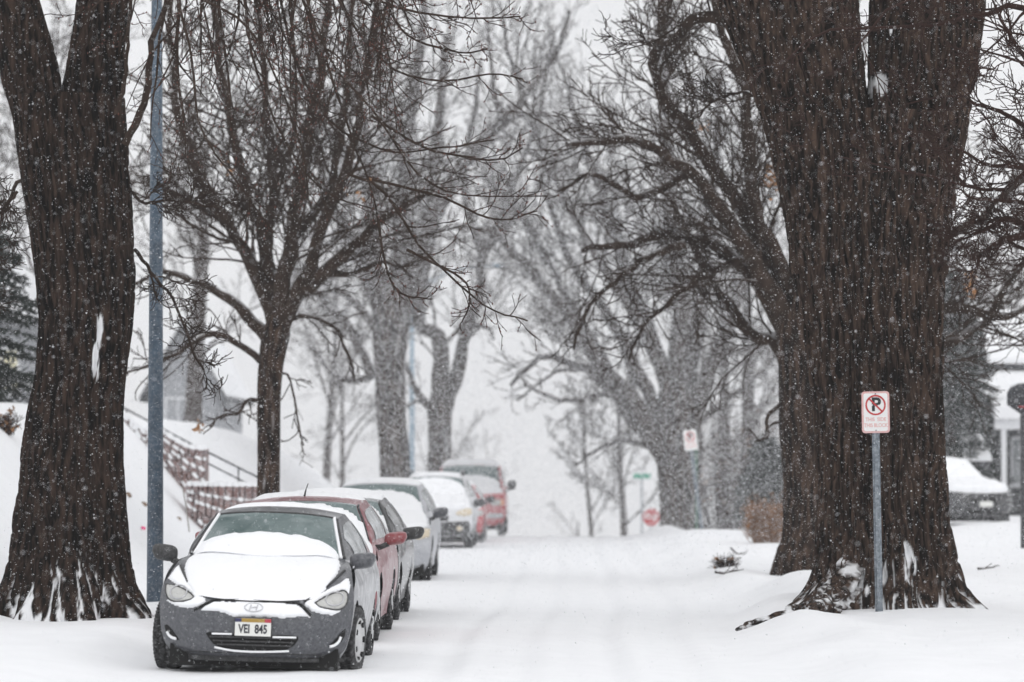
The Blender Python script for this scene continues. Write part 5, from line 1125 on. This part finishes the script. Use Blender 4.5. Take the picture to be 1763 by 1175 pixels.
Zp = lambda py, d: at(300, py, d)[2]
def wbase(x0, x1, d, t):
    x = at(x0 + (x1 - x0) * t, 800, d)[0]; return zs(x, d) - .08
stone_wall('curved red stone terrace wall with snow on its ledges behind the lamp post', (208, 356), lambda t: 77 - 1.6 * math.sin(t * PI * .55), lambda t: max(.3, Zp(np.interp(t, [0, .45, .75, .85, 1], [738, 742, 768, 772, 772]), 76) - wbase(208, 356, 76, t)), lambda t: wbase(208, 356, 76, t), 6)
stone_wall('low snowy red stone wall in front of the slender maple', (322, 452), lambda t: 72 - .4 * math.sin(t * PI), lambda t: max(.3, Zp(834, 72) - wbase(322, 452, 72, t)), lambda t: wbase(322, 452, 72, t), 5)
def rail(label, a, b, da, db, posts, name='handrail', two=True):
    A, B = at(*a, da), at(*b, db); e = empty(name, A, label, 'handrail'); mb = MB(); mb.tube([(0, 0, 0), (B - A) * .5, B - A], .022, 8); mb.build('top_rail', M['rail'], e, True)
    if two: mb = MB(); mb.tube([(0, 0, -.22), (B - A) * .5 - [0, 0, .22], B - A - [0, 0, .22]], .018, 8); mb.build('lower_rail', M['rail'], e, True)
    for k in posts:
        p = (B - A) * k; g = min(zs(*(A + p)[:2]) - A[2] - .15, p[2] - .5); mb = MB(); mb.tube([(p[0], p[1], g), (p[0], p[1], p[2] - .02)], .018, 8); mb.build('rail_post', M['rail'], e, True)
    return e
rail('dark metal handrail above the curved stone terrace wall', (205, 698), (342, 772), 80, 77, (.1, .5, .95), two=False)
rail('double metal handrail running down beside the slender maple', (352, 776), (452, 826), 76, 72, (.05, .6, .98))
rail('double dark handrail on the snow bank left of the thick trunk', (-40, 748), (52, 806), 66, 60, (.1, .5, .9))
def rock(label, px, py, d, w, h, m='stone', name='rock'):
    p = at(px, py, d); V = []; F = []; n, k = 5, 12
    zg_ = zs(p[0], d)
    for i in range(n + 1):
        a = PI * i / n
        for j in range(k):
            t = 2 * PI * j / k; r = 1 + .25 * (random.random() - .5); V.append((w / 2 * math.sin(a) ** .7 * math.cos(t) * r, w * .35 * math.sin(a) ** .7 * math.sin(t) * r, h / 2 * math.cos(a) * (1 + .1 * random.random())))
    F = [(i * k + j, (i + 1) * k + j, (i + 1) * k + (j + 1) % k, i * k + (j + 1) % k) for i in range(n) for j in range(k)]
    e = empty(name, p, label, 'rock'); pym('stone', V, F, M[m], e, False)
    V2 = [(x * .95, y * .95 + .02, z + h * .16) for x, y, z in V if z > h * .2]; kk = len(V2) // k
    pym('snow_cap', V2, [(i * k + j, (i + 1) * k + j, (i + 1) * k + (j + 1) % k, i * k + (j + 1) % k) for i in range(kk - 1) for j in range(k)], M['fluff'], e, True)
    return e
def hit(px, py, lo=36, hi=110):
    """depth where the picture point meets the ground"""
    for d in np.arange(lo, hi, .25):
        p = at(px, py, d)
        if p[2] <= zs(p[0], d): return d
    return hi
for px, py, w, h, lab in ((12, 741, .24, .09, 'tan stone at the left picture edge, upper of the pair on the bank'), (42, 757, .20, .09, 'tan stone touching the thick trunk, lower of the pair on the bank'), (219, 853, .16, .10, 'tan stone between the thick trunk and the lamp post, above the other'), (246, 869, .16, .09, 'tan stone half behind the lamp post on the bank'), (306, 894, .14, .08, 'tan stone in the snow right of the lamp post, above the grey car')):
    rock(lab, px, py, hit(px, py), w, h)
dd = hit(243, 915); p = at(243, 908, dd); e = empty('marker_flag', (p[0], p[1], p[2] - .12), 'tiny pink marker flag in the snow left of the lamp post', 'flag')
mb = MB(); mb.tube([(0, 0, -.1), (0, 0, .14)], .003, 5); mb.build('wire', M['rail'], e); mb = MB(); mb.add([(0, -.001, .14), (.075, .01, .12), (.07, -.01, .07), (0, .001, .09), (0, .003, .14), (.075, .014, .12), (.07, -.006, .07), (0, .005, .09)], [(0, 3, 2, 1), (4, 5, 6, 7), (0, 1, 5, 4), (1, 2, 6, 5), (2, 3, 7, 6), (3, 0, 4, 7)]); mb.build('flag', M['pink'], e)
dd = 62; A, B = at(314, 838, dd), at(326, 900, dd); e = empty('garden_stake', B, 'thin pale stake leaning in the snow behind the grey car', 'stake'); mb = MB(); mb.tube([(0, 0, -.15), (A - B) * .5, A - B], .011, 6); mb.build('rod', M['wood'], e); mb = MB(); mb.tube([(A - B) * .985, (A - B) * 1.02], .016, 6); mb.build('stake_cap', M['wood'], e)
dd = hit(1655, 838 + 140); 
def fallen(label, pts, d, r):
    P = [at(px, py, d + k * .15) for k, (px, py) in enumerate(pts)]; P = [np.array([q[0], q[1], max(q[2], zs(q[0], q[1]) + .01)]) for q in P]; e = empty('fallen_branch', P[0], label, 'branch'); cr = Crown(); Pp = spl(np.array(P) - P[0], 18)[None]; R = np.linspace(r, r * .4, 18)[None]; cr.add(Pp, R, 6); P2, R2 = spawn(Pp, R, m=5, ratio=.35, n=6, minr=.006, up=.02); cr.add(P2, R2, 4); cr.build('twigs', M['limb'], e, np.zeros(3))
fallen('small dark stick on the snow left of the massive trunk', [(1232, 985), (1248, 994), (1262, 990), (1270, 1000)], hit(1250, 992), .025)
fallen('thin stick in the snow beside the brown shrub', [(1258, 944), (1270, 956), (1282, 964)], hit(1270, 956), .018)
fallen('short dark stick on the snow right of the massive trunk', [(1684, 979), (1700, 982), (1712, 980)], hit(1698, 981), .022)

# ================================================================== the falling snow and the air
def flakes(n, dmin, dmax, rlo, rhi, mx, mz, big=.08, thin_sides=False):
    dd = (rng.random(n) * (dmax ** 3 - dmin ** 3) + dmin ** 3) ** (1 / 3)
    xc = (881.5 - 1000) / F_PX; zc = (809 - 587.5) / F_PX
    fx = dd * (xc + rng.uniform(-mx, mx, n)); fz = 1.75 + dd * (zc + rng.uniform(-mz, mz, n))
    ok = fz > ground_z(fx, dd) + .05
    if thin_sides: ok &= (rng.random(n) < 1 - .62 * sst(4.5, 7.5, fx) - .45 * sst(-5.5, -8, fx))   # veil thinned out over the yards so they render darker
    fx, fz, dd = fx[ok], fz[ok], dd[ok]; n = len(dd)
    r = rng.uniform(rlo, rhi, n) * np.where(rng.random(n) < big, rng.uniform(1.4, 2.3, n), 1)
    O = np.array([[1, 1, 1], [1, -1, -1], [-1, 1, -1], [-1, -1, 1]], float) * .75
    th = rng.uniform(0, 6.28, n); c, s_ = np.cos(th)[:, None], np.sin(th)[:, None]
    O = np.broadcast_to(O, (n, 4, 3)); O = np.stack([O[..., 0] * c - O[..., 1] * s_, O[..., 0] * s_ + O[..., 1] * c, O[..., 2]], -1)
    V = np.stack([fx, dd, fz], 1)[:, None] + O * r[:, None, None] * rng.uniform(.7, 1.4, (n, 1, 3))
    return V.reshape(-1, 3), (np.arange(n)[:, None, None] * 4 + np.array([[0, 1, 2], [0, 3, 1], [0, 2, 3], [1, 3, 2]])[None]).reshape(-1, 3)
Va, Ta = flakes(210000, 20, 56, .0015, .0034, .19, .13, .10); Vb, Tb = flakes(1320000, 64, 99, .0052, .0078, .165, .11, 0, True); Vc, Tc = flakes(300000, 99, 150, .009, .014, .16, .105, 0, True)  # the two far bands are oversized flakes packed in as added haze
fl = mesh('falling_snow_and_veil', np.vstack([Va, Vb, Vc]), None, M['flake'], None, False, T=np.vstack([Ta, Tb + len(Va), Tc + len(Va) + len(Vb)]))
tag(fl, 'countless snowflakes drifting over the street, the far ones packed in as an added haze veil', 'snowflakes', kind='stuff')
hz_ = MB(); hz_.box(-160, 160, -25, 540, -30, 30); hz_ = hz_.build('haze', None); tag(hz_, 'pale snowy haze filling the air over the whole street', 'haze', kind='stuff')
mh = bpy.data.materials.new('snowy_air'); mh.use_nodes = True; nt = mh.node_tree; nt.nodes.remove(nt.nodes['Principled BSDF'])
pv = nt.nodes.new('ShaderNodeVolumePrincipled'); pv.inputs['Color'].default_value = (.97, .97, .98, 1); pv.inputs['Density'].default_value = HAZE; pv.inputs['Anisotropy'].default_value = 0
nt.links.new(pv.outputs[0], nt.nodes['Material Output'].inputs['Volume']); hz_.data.materials.append(mh)
